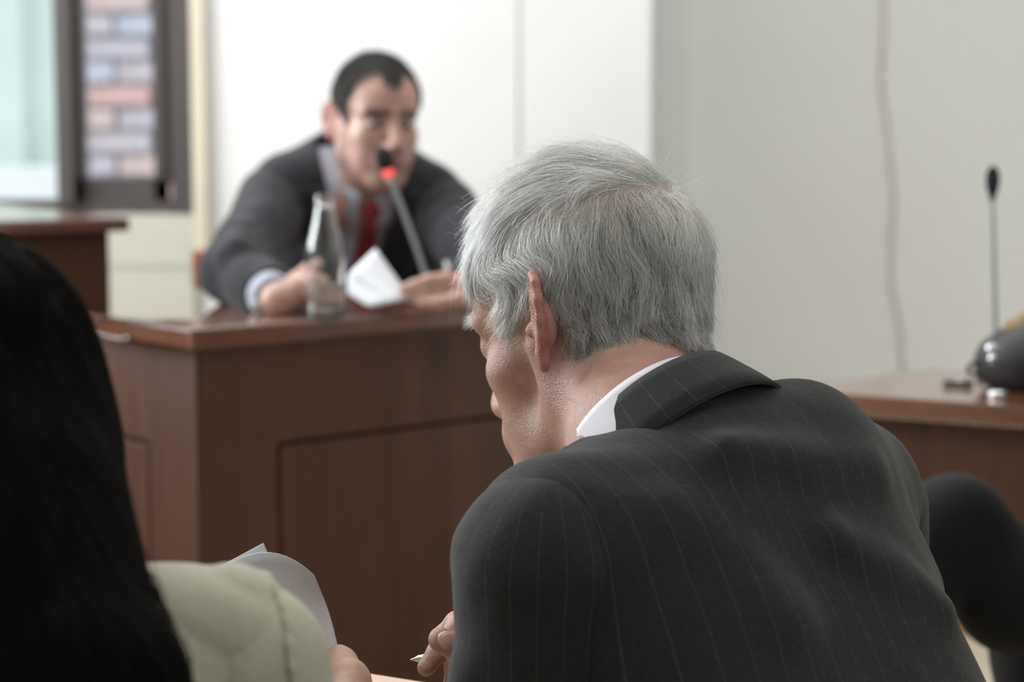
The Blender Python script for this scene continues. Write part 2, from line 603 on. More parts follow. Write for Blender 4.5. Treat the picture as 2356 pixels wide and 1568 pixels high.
def polygonise(fn, lo, hi, res):
    """sparse surface nets: only blocks of 4x4x4 cells near the surface are sampled"""
    B = 4
    bs = res * B
    nb = np.ceil((hi - lo) / bs).astype(int) + 1
    gx, gy, gz = np.meshgrid(*[np.arange(n) for n in nb], indexing='ij')
    blk = np.stack([gx.ravel(), gy.ravel(), gz.ravel()], 1)
    ctr = lo + (blk + 0.5) * bs
    dc = np.concatenate([fn(c) for c in np.array_split(ctr, max(1, len(ctr) // 400000))])
    blk = blk[np.abs(dc) < bs * 1.15]
    off = np.stack(np.meshgrid(*[np.arange(B + 1)] * 3, indexing='ij'), -1).reshape(-1, 3)
    nodes = blk[:, None, :] * B + off[None]
    pts = lo + nodes.reshape(-1, 3) * res
    val = np.concatenate([fn(c) for c in np.array_split(pts, max(1, len(pts) // 400000))])
    V = val.reshape(-1, B + 1, B + 1, B + 1)
    ins = V < 0
    dims = nb * B + 2

    def key(ijk):
        return (ijk[..., 0] * dims[1] + ijk[..., 1]) * dims[2] + ijk[..., 2]
    corners = [(i, j, k) for i in (0, 1) for j in (0, 1) for k in (0, 1)]
    cs = np.stack([ins[:, i:i + B, j:j + B, k:k + B] for i, j, k in corners], -1)
    n_in = cs.sum(-1)
    act = np.argwhere((n_in > 0) & (n_in < 8))
    b, c = act[:, 0], act[:, 1:]
    cv = np.stack([V[b, c[:, 0] + i, c[:, 1] + j, c[:, 2] + k] for i, j, k in corners], -1)
    acc = np.zeros((len(act), 3))
    cnt = np.zeros(len(act))
    for x in range(8):
        for y in range(x + 1, 8):
            dxy = np.abs(np.array(corners[x]) - np.array(corners[y]))
            if dxy.sum() != 1:
                continue
            a0, a1 = cv[:, x], cv[:, y]
            s = (a0 < 0) != (a1 < 0)
            t = np.where(s, a0 / np.where(s, a0 - a1, 1), 0)
            p = np.array(corners[x])[None] + t[:, None] * (np.array(corners[y]) - np.array(corners[x]))[None]
            acc += np.where(s[:, None], p, 0)
            cnt += s
    cell = blk[b] * B + c
    vert = lo + (cell + acc / cnt[:, None]) * res
    ck = key(cell)
    order = np.argsort(ck)
    sk = ck[order]
    faces = []
    for ax in range(3):
        sl0 = [slice(0, B)] * 3
        sl1 = list(sl0)
        sl1[ax] = slice(1, B + 1)
        a0 = ins[(slice(None), *sl0)]
        a1 = ins[(slice(None), *sl1)]
        e = np.argwhere(a0 != a1)
        flip = a0[e[:, 0], e[:, 1], e[:, 2], e[:, 3]]
        base = blk[e[:, 0]] * B + e[:, 1:]
        u, w = (ax + 1) % 3, (ax + 2) % 3
        q = []
        for du, dw in ((0, 0), (1, 0), (1, 1), (0, 1)):
            g = base.copy()
            g[:, u] -= du
            g[:, w] -= dw
            kk = key(g)
            pos = np.clip(np.searchsorted(sk, kk), 0, len(sk) - 1)
            q.append(np.where(sk[pos] == kk, order[pos], -1))
        q = np.stack(q, 1)
        ok = (q >= 0).all(1)
        q, fl = q[ok], flip[ok]
        q[~fl] = q[~fl][:, ::-1]
        faces.append(q)
    F = np.concatenate(faces)
    # drop floating crumbs: keep only vertices that faces use
    used, inv = np.unique(F, return_inverse=True)
    return vert[used], inv.reshape(F.shape)


def build_solid(name, solid, res, m, parent=None, fn=None, relax=1, colour=None, keep=None):
    """one continuous mesh from a Solid; colour(P) -> rgb per vertex; keep(P) masks faces by their centre"""
    lo, hi = solid.bbox()
    V, F = polygonise(fn or solid.f, lo, hi, res)
    if keep is not None:
        k = keep(V)
        F = F[k[F].all(1)]
        used, inv = np.unique(F, return_inverse=True)
        V, F = V[used], inv.reshape(F.shape)
    for _ in range(relax):
        s = np.zeros_like(V)
        n = np.zeros(len(V))
        for a, b in ((0, 1), (1, 2), (2, 3), (3, 0)):
            np.add.at(s, F[:, a], V[F[:, b]])
            np.add.at(n, F[:, a], 1)
            np.add.at(s, F[:, b], V[F[:, a]])
            np.add.at(n, F[:, b], 1)
        V = V * 0.5 + 0.5 * s / np.maximum(n, 1)[:, None]
    me = bpy.data.meshes.new(name)
    me.vertices.add(len(V))
    me.vertices.foreach_set('co', V.ravel().astype(np.float32))
    me.loops.add(F.size)
    me.loops.foreach_set('vertex_index', F.ravel().astype(np.int32))
    me.polygons.add(len(F))
    me.polygons.foreach_set('loop_start', np.arange(0, F.size, 4, dtype=np.int32))
    me.update(calc_edges=True)
    me.validate()
    me.shade_smooth()
    o = link(name, me, m, parent)
    if colour is not None:
        set_colour(o, colour)
    return o


def verts_of(o):
    a = np.empty(len(o.data.vertices) * 3, np.float32)
    o.data.vertices.foreach_get('co', a)
    return a.reshape(-1, 3).astype(float)


def set_colour(o, fn):
    c = np.ones((len(o.data.vertices), 4), np.float32)
    c[:, :3] = fn(verts_of(o))
    at_ = o.data.attributes.new('col', 'FLOAT_COLOR', 'POINT')
    at_.data.foreach_set('color', c.ravel())


def set_float(o, name, vals):
    a = o.data.attributes.new(name, 'FLOAT', 'POINT')
    a.data.foreach_set('value', np.asarray(vals, np.float32))


def waves(P, seed, freq, n=5):
    r = np.random.default_rng(seed)
    out = np.zeros(len(P))
    for _ in range(n):
        d = r.normal(size=3)
        d *= freq * r.uniform(0.6, 1.5) / np.linalg.norm(d)
        out += np.sin(P @ d + r.uniform(0, 6.28))
    return out / n


def curves_object(name, pts, radius, shade, m, parent=None, taper=0.35):
    """pts: (n, k, 3) strands"""
    n, k = pts.shape[:2]
    hc = bpy.data.hair_curves.new(name)
    hc.add_curves([k] * n)
    hc.attributes['position'].data.foreach_set('vector', pts.reshape(-1).astype(np.float32))
    r = hc.attributes.new('radius', 'FLOAT', 'POINT')
    prof = np.interp(np.linspace(0, 1, k), [0, 0.5, 1], [1, 0.95, taper])
    r.data.foreach_set('value', (np.asarray(radius).reshape(-1, 1) * prof[None] * np.ones((n, 1))).ravel().astype(np.float32))
    s = hc.attributes.new('shade', 'FLOAT', 'CURVE')
    s.data.foreach_set('value', np.asarray(shade, np.float32))
    hc.materials.append(m)
    o = bpy.data.objects.new(name, hc)
    COL.objects.link(o)
    if parent is not None:
        bpy.context.view_layer.update()
        o.parent = parent
        o.matrix_parent_inverse = parent.matrix_world.inverted()
    o['kind'] = 'stuff'
    return o


def grad(fn, P, h=0.0015):
    g = np.stack([fn(P + np.eye(3)[i] * h) - fn(P - np.eye(3)[i] * h) for i in range(3)], 1)
    return g / (np.linalg.norm(g, axis=1)[:, None] + 1e-9)


def smooth01(x, a, b):
    t = np.clip((x - a) / (b - a), 0, 1)
    return t * t * (3 - 2 * t)


def on_y(px, py, y):
    v = at(px, py, 1.0) - CAM
    return CAM + v * (y / v[1])


# ------------------------------------------------------------------ room shell
XL, XR, YB, YF, ZC = -2.95, 2.9, -1.6, 5.5, 3.0
tag(box('floor', (XL - .1, YB - .1, -0.1), (XR + .1, 5.75, 0.0), M['floor_tile']), kind='structure')
tag(box('ceiling', (XL - .1, YB - .1, ZC), (XR + .1, 5.75, ZC + .1), M['ceiling_paint']), kind='structure')
tag(box('wall_right', (XR, YB - .1, 0), (XR + .1, 5.75, ZC), M['grey_paint']), kind='structure')
tag(box('wall_rear', (XL - .1, YB - .1, 0), (XR, YB, ZC), M['white_paint']), kind='structure')


def merged_boxes(name, boxes, m, parent=None):
    v, f = [], []
    for lo, hi in boxes:
        b = len(v)
        v += [(x, y, z) for z in (lo[2], hi[2]) for x, y in ((lo[0], lo[1]), (hi[0], lo[1]), (hi[0], hi[1]), (lo[0], hi[1]))]
        f += [tuple(b + i for i in q) for q in ((0, 3, 2, 1), (4, 5, 6, 7), (0, 1, 5, 4), (1, 2, 6, 5), (2, 3, 7, 6), (3, 0, 4, 7))]
    return mesh(name, v, f, m, parent)


# left wall with its long window opening (out of the frame, the daylight comes through it)
tag(merged_boxes('wall_left', [((XL - .1, YB, 0), (XL, 5.0, 1.15)), ((XL - .1, YB, 2.72), (XL, 5.0, ZC)),
                               ((XL - .1, YB, 1.15), (XL, 0.95, 2.72)), ((XL - .1, 4.45, 1.15), (XL, 5.0, 2.72))], M['cream_paint']), kind='structure')
w2 = tag(merged_boxes('window_2', [((XL - .08, .95, 1.15), (XL - .02, 4.45, 1.21)), ((XL - .08, .95, 2.66), (XL - .02, 4.45, 2.72))] +
                      [((XL - .08, .95 + i * .86, 1.15), (XL - .02, 1.01 + i * .86, 2.72)) for i in range(5)], M['frame_brown']), kind='structure')
box('window_pane', (XL - .052, .98, 1.18), (XL - .046, 4.42, 2.70), M['window_glass'], w2)

# window wall: the window sits right against the wall's end
WY = 4.8
x_end = on_y(441, 300, WY)[0]
wz0 = on_y(300, 493, WY)[2]
WIN_L, WIN_T = -2.25, 2.55
tag(merged_boxes('wall_front_left', [((XL, WY, 0), (x_end, WY + .16, wz0)), ((XL, WY, WIN_T), (x_end, WY + .16, ZC)),
                                     ((XL, WY, wz0), (WIN_L, WY + .16, WIN_T))], M['cream_paint']), kind='structure')
wx = lambda px: on_y(px, 250, WY)[0]
wz = lambda py: on_y(300, py, WY)[2]
# window_1: outer frame, mullion, sash with glass
w1 = tag(merged_boxes('window_1', [((WIN_L, WY + .02, wz0), (x_end, WY + .12, wz(462))), ((WIN_L, WY + .02, WIN_T - .06), (x_end, WY + .12, WIN_T)),
                                   ((wx(392), WY + .0, wz0), (x_end, WY + .12, WIN_T)), ((WIN_L, WY + .02, wz0), (WIN_L + .06, WY + .12, WIN_T))],
                      M['frame_brown']), kind='structure')
box('window_mullion', (wx(128), WY - .01, wz(470)), (wx(166), WY + .11, WIN_T - .05), M['frame_brown'], w1, .004)
merged_boxes('window_sash', [((wx(160), WY + .03, wz(466)), (wx(184), WY + .09, WIN_T - .05)), ((wx(347), WY + .03, wz(466)), (wx(372), WY + .09, WIN_T - .05)),
                             ((wx(160), WY + .03, wz(466)), (wx(372), WY + .09, wz(413)))], M['frame_brown'], w1)
box('sash_rebate', (wx(371), WY + .026, wz(424)), (wx(392.5), WY + .1, WIN_T - .05), M['dark_gap'], w1)
box('window_pane', (wx(182), WY + .058, wz(415)), (wx(349), WY + .063, WIN_T - .08), M['window_glass'], w1)
box('window_pane', (WIN_L + .05, WY + .058, wz(458)), (wx(130), WY + .063, WIN_T - .05), M['window_glass'], w1)
tag(box('trim_1', (x_end + .001, WY - .004, on_y(300, 578, WY)[2]), (on_y(473, 300, WY)[0], 4.82, ZC), M['beige_paint'], bevel=.004), kind='structure')
tag(box('trim_8', (x_end - .004, WY + .01, 0), (x_end, 4.82, ZC), M['cream_paint']), kind='structure')
tag(box('trim_2', (XL, WY - .003, wz(611)), (x_end, WY, wz(604)), M['cream_paint']), kind='structure')

# white panelled wall behind the witness, its right end free
PY = 4.82
px_gap = on_y(1195, 300, PY)[0]
px_r = on_y(1497, 300, PY)[0]
tag(box('wall_back', (x_end - .004, PY, 0), (px_gap - .002, PY + .06, ZC), M['white_paint'], bevel=.002), kind='structure')
tag(box('wall_back_panel', (px_gap + .002, PY, 0), (px_r, PY + .06, ZC), M['white_paint'], bevel=.002), kind='structure')
tag(box('trim_3', (px_gap - .02, PY + .03, 0), (px_gap + .02, PY + .055, ZC), M['grey_paint']), kind='structure')
# the wall further back on the right, with a shallow pilaster
tag(box('wall_back_right', (px_r - .4, YF, 0), (XR, YF + .15, ZC), M['grey_paint']), kind='structure')
tag(box('wall_light_block', (px_r - .4, PY + .06, 0), (px_r - .33, YF, ZC), M['grey_paint']), kind='structure')  # unseen wall added to stop sky light leaking in behind the panel
tag(box('trim_4', (px_r - .3, YF - .07, 0), (on_y(1588, 300, YF - .07)[0], YF, ZC), M['grey_paint'], bevel=.006), kind='structure')
tag(box('baseboard_back_right', (on_y(1590, 300, YF)[0], YF - .015, 0.0), (XR, YF, .09), M['tan_wood']), kind='structure')
dz = on_z(2230, 1466, 0.0)
tag(box('trim_5', (.45, dz[1], 0), (XR, YF - .02, .075), M['tan_wood'], bevel=.004), kind='structure')
tag(box('trim_6', (.45, dz[1] + .03, .075), (XR, YF - .02, .079), M['floor_tile']), kind='structure')
tag(box('trim_7', (XL, 2.55, 0), (.42, PY, .10), M['tan_wood'], bevel=.004), kind='structure')

for lx, cy, hw, lab in ((.2, 3.6, 1.2, 'flat rectangular ceiling luminaire above the witness stand'), (.2, .9, 1.2, 'flat rectangular ceiling luminaire above the public bench'),
                        (-1.7, 3.7, .6, 'square ceiling panel added for backlight above the raised bench by the window')):  # the square panel is added, standing in for light from the front window
    e = empty('ceiling_light', (lx, cy, 2.95), lab, 'ceiling light')
    a, b = lx - hw, lx + hw
    merged_boxes('housing', [((a - .05, cy - .65, 2.95), (b + .05, cy - .6, 3.0)), ((a - .05, cy + .6, 2.95), (b + .05, cy + .65, 3.0)),
                             ((a - .05, cy - .6, 2.95), (a, cy + .6, 3.0)), ((b, cy - .6, 2.95), (b + .05, cy + .6, 3.0))], M['white_plastic'], e)
    box('diffuser', (a, cy - .6, 2.96), (b, cy + .6, 2.975), M['lamp_diffuser'], e)

# ------------------------------------------------------------------ outside the window
OY = 6.2
bl = on_y(176, 250, OY)[0]
bw = tag(box('wall_outside', (bl + .02, OY + .02, -.3), (x_end + .4, OY + .2, 3.2), M['mortar']), kind='structure')
bme = []
for mi, mm_ in enumerate(M['bricks']):
    t = bev(box('brick', (-.105, -.03, -.0305), (.105, .03, .0305), mm_), .004, 1)
    bme.append(t.data)
    bpy.data.objects.remove(t)
for r_ in range(24):
    for c_ in range(5):
        x = bl + .125 + c_ * .222 - (.111 if r_ % 2 else 0)
        o = bpy.data.objects.new('brick', bme[(r_ * 7 + c_ * 3 + (r_ * c_) % 4) % 5])
        COL.objects.link(o)
        o.parent = bw
        if r_ % 2 and c_ == 0:
            x, o.scale = bl + .07, (.47, 1, 1)
        o.location = (x, OY + .012 + random.uniform(-.003, .003), .62 + r_ * .0715)
fa = tag(merged_boxes('wall_outside_far', [((-7, 9, -1), (-1.2, 9.3, 6)), ((-2.42, 8.9, -1), (-2.17, 9.0, 6)), ((-7, 8.8, .5), (-1.6, 9.0, .80))], M['render_green']), kind='structure')
box('ledge', (-7, 8.6, .74), (-1.5, 9.0, .90), M['render_white'], fa)
tag(box('ground_outside', (-9, 5.8, -1.1), (4, 12, -1.0), M['asphalt']), kind='structure')

# ------------------------------------------------------------------ witness stand
DZ = 0.84
C0 = on_z(437, 757, DZ)
e1 = on_z(1090, 703, DZ) - C0
e1 = e1[:2] / np.linalg.norm(e1[:2])
SL_ = 1.0
e2 = np.array([-e1[1], e1[0]])


def ds(s, t):
    return C0[:2] + s * e1 + t * e2


def dinv(p):
    q = np.array(p[:2]) - C0[:2]
    return q @ e1, q @ e2


stand = empty('witness_stand', (*ds(.7, .3), .10), 'dark red-brown wooden witness stand with raised panels and thick polished top', 'witness stand')
Q1, Q2 = on_z(455, 733, DZ)[:2], on_z(276, 733, DZ)[:2]
poly = [ds(0, 0), ds(SL_, 0), ds(SL_, .75), ds(.62, .75), Q1, Q2, ds(.025, .75), ds(0, .75)]
prism('top', poly, DZ - .030, DZ, M['mahogany_top'], stand, .004)


def panel_face(o_s, o_t, du, length, prefix):
    """a framed panel wall starting at plan (o_s, o_t) running along plan direction du: backing, stiles, rails and sunk panels"""
    p0 = ds(o_s, o_t)
    nrm = np.array([du[1], -du[0]])
    zb, zt = .10, DZ - .03

    def slab(n, a, b, z0, z1, d0, d1, m, bevel=.003):
        q = [p0 + du * a + nrm * d0, p0 + du * b + nrm * d0, p0 + du * b + nrm * d1, p0 + du * a + nrm * d1]
        return prism(n, q, z0, z1, m, stand, bevel)
    slab('carcass', 0, length, zb, zt, -.03, -.010, M['dark_gap'], 0)
    n_pan = max(1, round(length / .75))
    sw, rt, rb, gap = .135, .155, .09, .006
    pw = (length - sw * (n_pan + 1)) / n_pan
    for i in range(n_pan + 1):
        slab('stile', i * (pw + sw), i * (pw + sw) + sw, zb, zt, -.010, .003, M['mahogany'])
    for i in range(n_pan):
        a = sw + i * (pw + sw)
        slab('rail', a, a + pw, zt - rt, zt, -.010, .003, M['mahogany'])
        slab('rail', a, a + pw, zb, zb + rb, -.010, .003, M['mahogany'])
        slab('panel', a + gap, a + pw - gap, zb + rb + gap, zt - rt - gap, -.010, .003, M['mahogany'])


panel_face(.028, .028, e1, SL_ - .056, 'front')
ng = np.array(-e2)
panel_face(.028, .72, ng, .692, 'side')
# higher bench on the left
BZ = 0.95
b0 = on_z(298, 500, BZ)[:2]
b1 = on_z(0, 508, BZ)[:2]
b2 = on_z(10, 470, BZ)[:2]
bu = (b1 - b0) / np.linalg.norm(b1 - b0)
bv = (b2 - b0) / np.linalg.norm(b2 - b0)
bench = empty('judge_bench', (*(b0 + bu * .5 + bv * .3), .10), 'raised brown wooden bench below the window, taller than the witness stand', 'bench desk')
prism('top', [b0, b0 + bv * .7, b0 + bv * .7 + bu * 1.4, b0 + bu * 1.4], BZ - .026, BZ, M['mahogany_top'], bench, .004)
b0i = b0 + bu * .028 + bv * .03
prism('body', [b0i, b0i + bv * .6, b0i + bv * .6 + bu * 1.3, b0i + bu * 1.3], .10, BZ - .026, M['mahogany'], bench, .003)

# table on the right
TZ = .74
tA, tB, tE = on_z(1777, 894, TZ)[:2], on_z(2356, 935, TZ)[:2], on_z(2138, 848, TZ)[:2]
ta = (tB - tA) / np.linalg.norm(tB - tA)
te = (tE - tA)
tn = np.array([-ta[1], ta[0]])
rt_ = empty('side_table', (*(tA + ta * .7 + te * .5), 0), 'red-brown wooden table with thick edge holding the black bag', 'table')
prism('top', [tA, tA + ta * 1.9, tA + ta * 1.9 + tn * .40, tE + (ta * .05), tE], TZ - .032, TZ, M['mahogany_top'], rt_, .005)
q0 = tA + ta * .10 + tn * .03
prism('modesty_panel', [q0, q0 + ta * 1.7, q0 + ta * 1.7 + tn * .02, q0 + tn * .02], .47, TZ - .032, M['mahogany'], rt_, .002)
for s, t in ((.14, .06), (1.76, .06), (.34, .22), (1.76, .34)):
    c = tA + ta * s + tn * t
    obox('leg', c, ta, tn, .022, .022, 0.079 if c[1] > dz[1] else 0.0, TZ - .032, M['mahogany'], rt_, .003)

# pale table in front of the public bench
LZ = .66
l0, l1 = on_z(770, 1534, LZ)[:2], on_z(962, 1564, LZ)[:2]
lu = (l1 - l0) / np.linalg.norm(l1 - l0)
ln = np.array([lu[1], -lu[0]])
lt = empty('writing_table', (*(l0 + ln * .12), 0), 'pale wooden writing table under the grey-haired man\'s hand', 'table')
prism('top', [l0 - lu * .55, l0 + lu * .36, l0 + lu * .36 + ln * .20, l0 - lu * .55 + ln * .20], LZ - .025, LZ, M['light_wood'], lt, .004)
for s in (-.5, .32):
    for t in (.03, .17):
        obox('leg', l0 + lu * s + ln * t, lu, ln, .02, .02, 0, LZ - .025, M['light_wood'], lt, .003)

# bench the two front people sit on
pb = empty('public_bench', (0, 1.22, 0), 'low wooden public bench under the long-haired woman and grey-haired man', 'bench')
box('seat', (-.75, 1.02, .41), (.75, 1.40, .45), M['tan_wood'], pb, .006)
for x in (-.68, .68):
    box('leg', (x - .03, 1.06, 0), (x + .03, 1.36, .41), M['tan_wood'], pb, .004)

# ------------------------------------------------------------------ things on the furniture
bc = on_z(750, 729, DZ)
bt = empty('water_bottle', bc, 'clear glass bottle half full of water on the witness stand', 'bottle')
outer = [(.020, .0), (.0265, .001), (.0288, .006), (.0288, .02), (.0280, .035), (.0270, .055), (.0272, .068), (.0288, .080), (.0292, .090), (.0282, .102),
         (.0248, .118), (.0200, .135), (.0165, .150), (.0143, .163), (.0136, .170), (.0150, .1715), (.0150, .1745), (.0138, .176), (.0140, .182), (.0128, .184)]
inner = [(r - .0024, h) for r, h in outer if .006 <= h < .17]
inner = [(.0005, .0065), (.023, .0065)] + inner + [(.0108, .172), (.0108, .184)]
lathe('glass', outer + inner[::-1], bc, M['glass'], bt, 48, close=False)
wl = .052
wp = [(.0005, .0063), (.0228, .0063)] + [(r - .0023, h) for r, h in outer if .01 <= h <= wl] + [(.0247, wl), (.0005, wl)]
lathe('water', wp, bc, M['water'], bt, 48, close=False)

m1 = on_z(984, 703, DZ)
mc = empty('desk_microphone', m1, 'gooseneck microphone with glowing red ring in front of the witness', 'microphone')
lathe('base', [(.032, 0), (.033, .004), (.030, .010), (.010, .013), (.008, .022)], m1, M['black_rubber'], mc)
g = [m1 + np.array([0, 0, .015]), at(985, 660, 3.17), at(962, 580, 3.17), at(925, 480, 3.17), at(897, 408, 3.17)]
tube('gooseneck', g, .0045, M['grey_metal'], mc, smooth_n=8)
ax_ = at(880, 352, 3.17) - at(897, 408, 3.17)
ax_ /= np.linalg.norm(ax_)
lathe('light_ring', [(.0065, 0), (.0085, .002), (.0085, .009), (.0075, .011)], at(896, 406, 3.17), M['red_led'], mc, 24, axis=ax_)
lathe('capsule', [(.009, .012), (.0125, .018), (.0140, .028), (.0125, .040), (.008, .047), (.0005, .050)], at(896, 406, 3.17), M['black_foam'], mc, 24, axis=ax_)

m2 = on_z(2292, 872, TZ)
mc = empty('desk_microphone', m2, 'upright black microphone rising behind the black bag', 'microphone')
lathe('base', [(.03, 0), (.031, .004), (.028, .010), (.010, .013), (.007, .022)], m2, M['black_rubber'], mc)
D2 = (m2 - CAM) @ FWD
tube('gooseneck', [m2 + np.array([0, 0, .015]), at(2290, 740, D2), at(2286, 600, D2), at(2283, 455, D2)], .0040, M['grey_metal'], mc, smooth_n=8)
lathe('capsule', [(.004, -.012), (.0050, 0), (.0085, .010), (.0105, .020), (.0108, .030), (.0088, .040), (.004, .046), (.0005, .047)], at(2283, 452, D2), M['black_foam'], mc, 24)

# black bag
bg0 = on_z(2330, 905, TZ)
bag = Solid()
Rb = np.array([[ta[0], -ta[1], 0], [ta[1], ta[0], 0], [0, 0, 1.0]])
bag.R, bag.o = Rb, np.array([bg0[0], bg0[1], TZ])
bag.cone((-.035, .05, .035), (.30, .05, .052), .033, .050, .02)
bag.ell((.14, .05, .070), (.17, .07, .066), k=.03)
bag.ell((.00, .05, .045), (.055, .055, .042), k=.03)
bag.warp = None
bagf = lambda P: np.maximum(bag.f(P) + .0035 * waves(P, 5, 70), (TZ + .0005) - P[:, 2])
bag_o = build_solid('handbag', bag, .004, M['black_leather'], fn=bagf, relax=1)
tag(bag_o, 'soft black leather bag with metal zip lying on the red-brown table', 'bag')
zp = at(2284, 800, 2.80)
zf = zp + np.array([-.004, 0, -.006])
lathe('zip_pull', [(.002, -.004), (.0085, -.003), (.0085, .003), (.002, .004)], at(2284, 803, 2.745), M['chrome'], bag_o, 20, axis=(-.2, -1, .1))
tube('zip_tab', [at(2284, 812, 2.745), at(2282, 838, 2.745)], [.005, .0065], M['chrome'], bag_o, 10)
tube('strap_loop', catmull([at(2252, 838, 2.83), at(2238, 836, 2.82), at(2226, 848, 2.81), at(2234, 858, 2.81), at(2254, 858, 2.83)], 5), .0028, M['black_leather'], bag_o, 8)
cl = Solid()
cl.o = at(2352, 750, 2.93)
cl.ell((.0, 0, 0), (.028, .03, .016), k=.02)
cl.ell((.04, 0, .012), (.035, .03, .02), k=.02)
tc_ = build_solid('cloth', cl, .004, M['tan_fabric'], fn=lambda P: cl.f(P) + .003 * waves(P, 8, 160))
tag(tc_, 'crumpled tan cloth tucked over the top of the black bag', 'cloth')
p0_, p1_ = on_z(2170, 888, TZ), on_z(2238, 889, TZ)
pe = empty('ballpoint_pen', p0_, 'thin black pen lying on the table beside the bag', 'pen')
tube('barrel', [p0_ + [0, 0, .005], p1_ + [0, 0, .005]], .0042, M['black_rubber'], pe)
tube('clip', [p0_ * .1 + p1_ * .9 + [0, -.004, .0095], p0_ * .55 + p1_ * .45 + [0, -.004, .0095]], .0014, M['chrome'], pe, 8)
r0_ = on_z(2297, 913, TZ)
tag(lathe('metal_disc', [(.004, 0), (.0145, .001), (.0155, .006), (.012, .0095), (.002, .010)], r0_, M['chrome'], None, 28), 'small shiny metal disc under the front of the bag', 'disc')

# wire on the right-hand wall
wp_ = [(2034, -60), (2034, 60), (2032, 120), (2027, 190), (2041, 280), (2049, 370), (2057, 450), (2053, 540), (2051, 640), (2060, 700), (2072, 770), (2077, 850), (2079, 1000)]
tag(tube('wall_cable', [on_y(a, b, YF - .006) for a, b in wp_], .0035, M['wire'], smooth_n=6), 'thin pale cable hanging loosely down the grey-white wall', 'cable')

# small orange bottle with a domed cap
ob = on_z(1044, 683, DZ)
oe = empty('small_bottle', ob, 'small orange bottle with white domed cap behind the witness\'s hand', 'bottle')
lathe('body', [(.016, 0), (.017, .002), (.018, .02), (.018, .038), (.014, .046), (.012, .048)], ob, M['orange_plastic'], oe)
lathe('cap', [(.0145, .046), (.0155, .047), (.0155, .056), (.0135, .066), (.008, .072), (.0005, .0735)], ob, M['white_plastic'], oe)

# ================================================================== people
def add_head(S, R, o, sc=1.0, gaunt=0.0, nose=0.0, neck_to=None, neck_r=.058):
    """head in its own frame (x right, y face, z up, origin between the ears) added to solid S; world frame S.R = identity"""
    def w(p):
        return o + R @ (sc * np.array(p, float))

    def cone(a, b, ra, rb, k=.01, op='add'):
        S.cone(w(a), w(b), ra * sc, rb * sc, k, op)

    def ell(c, r, rot=None, k=.01, op='add'):
        S.ell(w(c), np.array(r) * sc, R if rot is None else R @ rot, k, op)
    ell((0, -.004, .050), (.0755, .0975, .082), k=.001)
    ell((0, .030, .045), (.064, .068, .062), k=.02)
    ell((0, .036, -.022), (.058 - gaunt, .058, .078), k=.02)
    for s in (-1, 1):
        cone(((.054 - gaunt * .9) * s, -.004, -.052), (.018 * s, .070, -.098), .017, .020, .028)        # jaw
        cone((.060 * s, .0, -.01), ((.055 - gaunt * .7) * s, -.003, -.052), .014, .016, .022)
        ell(((.046 - gaunt * .6) * s, .055, -.016), (.022, .026, .020), k=.022)                            # cheekbone
        ell(((.036 - gaunt * 1.3) * s, .062, -.052), (.024, .022, .030), k=.025)                             # cheek
        cone((.010 * s, .091, .026), (.047 * s, .071, .027), .011, .010, .012)               # brow
        ell((.032 * s, .098, .008), (.019, .017, .013), k=.012, op='sub')                    # socket
        ell((.032 * s, .0755, .008), (.0165, .0135, .0135), k=.006)                           # lid over eye
        ell((.012 * s, .100, -.037), (.009, .012, .009), k=.006)                             # ala
    cone((0, .092, .018), (0, 0.116 + nose, -.030), .0085, .0115, .012)                              # nose
    ell((0, .112 + nose, -.034), (.0125, .012, .010), k=.008)
    ell((0, .078, -.100), (.024, .020, .018), k=.02)                                          # chin
    ell((0, .086, -.063), (.030, .018, .022), k=.016)
    ell((0, .1000, -.0605), (.021, .008, .0055), k=.004)
    ell((0, .0990, -.0710), (.019, .0085, .0065), k=.004)
    ell((0, .1080, -.0655), (.022, .006, .0018), k=.003, op='sub')
    # ears
    for s in (-1, 1):
        base = np.array([.0765 * s, -.012, .004])
        a = math.radians(38)
        # ear plate axes: out-back and up
        ex = np.array([math.sin(a) * s, -math.cos(a), 0])      # towards the rim
        ez = np.array([0.05 * s, -.13, .97])
        ez /= np.linalg.norm(ez)
        en = np.cross(ex, ez)

        def E(u, v, n=0.0):
            return base + ex * u + ez * v + en * n * s
        q = np.stack([ex, en, ez], 1)
        ell(E(.010, .004), (.0165, .0042, .027), rot=q, k=.005)
        rim = [E(-.003, .016), E(.004, .031), E(.014, .0345), E(.0235, .027), E(.0265, .013), E(.025, -.001), E(.0205, -.013), E(.014, -.022)]
        rr = [.0030, .0034, .0036, .0038, .0038, .0036, .0036, .0042]
        for i in range(len(rim) - 1):
            cone(rim[i], rim[i + 1], rr[i], rr[i + 1], .003)
        ell(E(.010, -.027), (.0085, .0050, .0110), rot=q, k=.006)                             # lobe
        ell(E(.0115, .002, -.0065 if s > 0 else -.0065), (.0095, .0055, .013), rot=q, k=.004, op='sub')
        ell(E(.004, .003, .0075), (.013, .0075, .021), rot=q, k=.007)                          # back of the shell
        ell(E(-.001, -.004, -.004), (.004, .005, .006), rot=q, k=.004)                        # tragus
    if neck_to is not None:
        nb = np.array(neck_to, float)
        S.cone(w((0, -.026, -.030)), nb, neck_r, neck_r + .004, .03)
        S.cone(w((0, .015, -.075)), nb + R @ np.array([0, .020, 0]), .031, .034, .03)
    return w


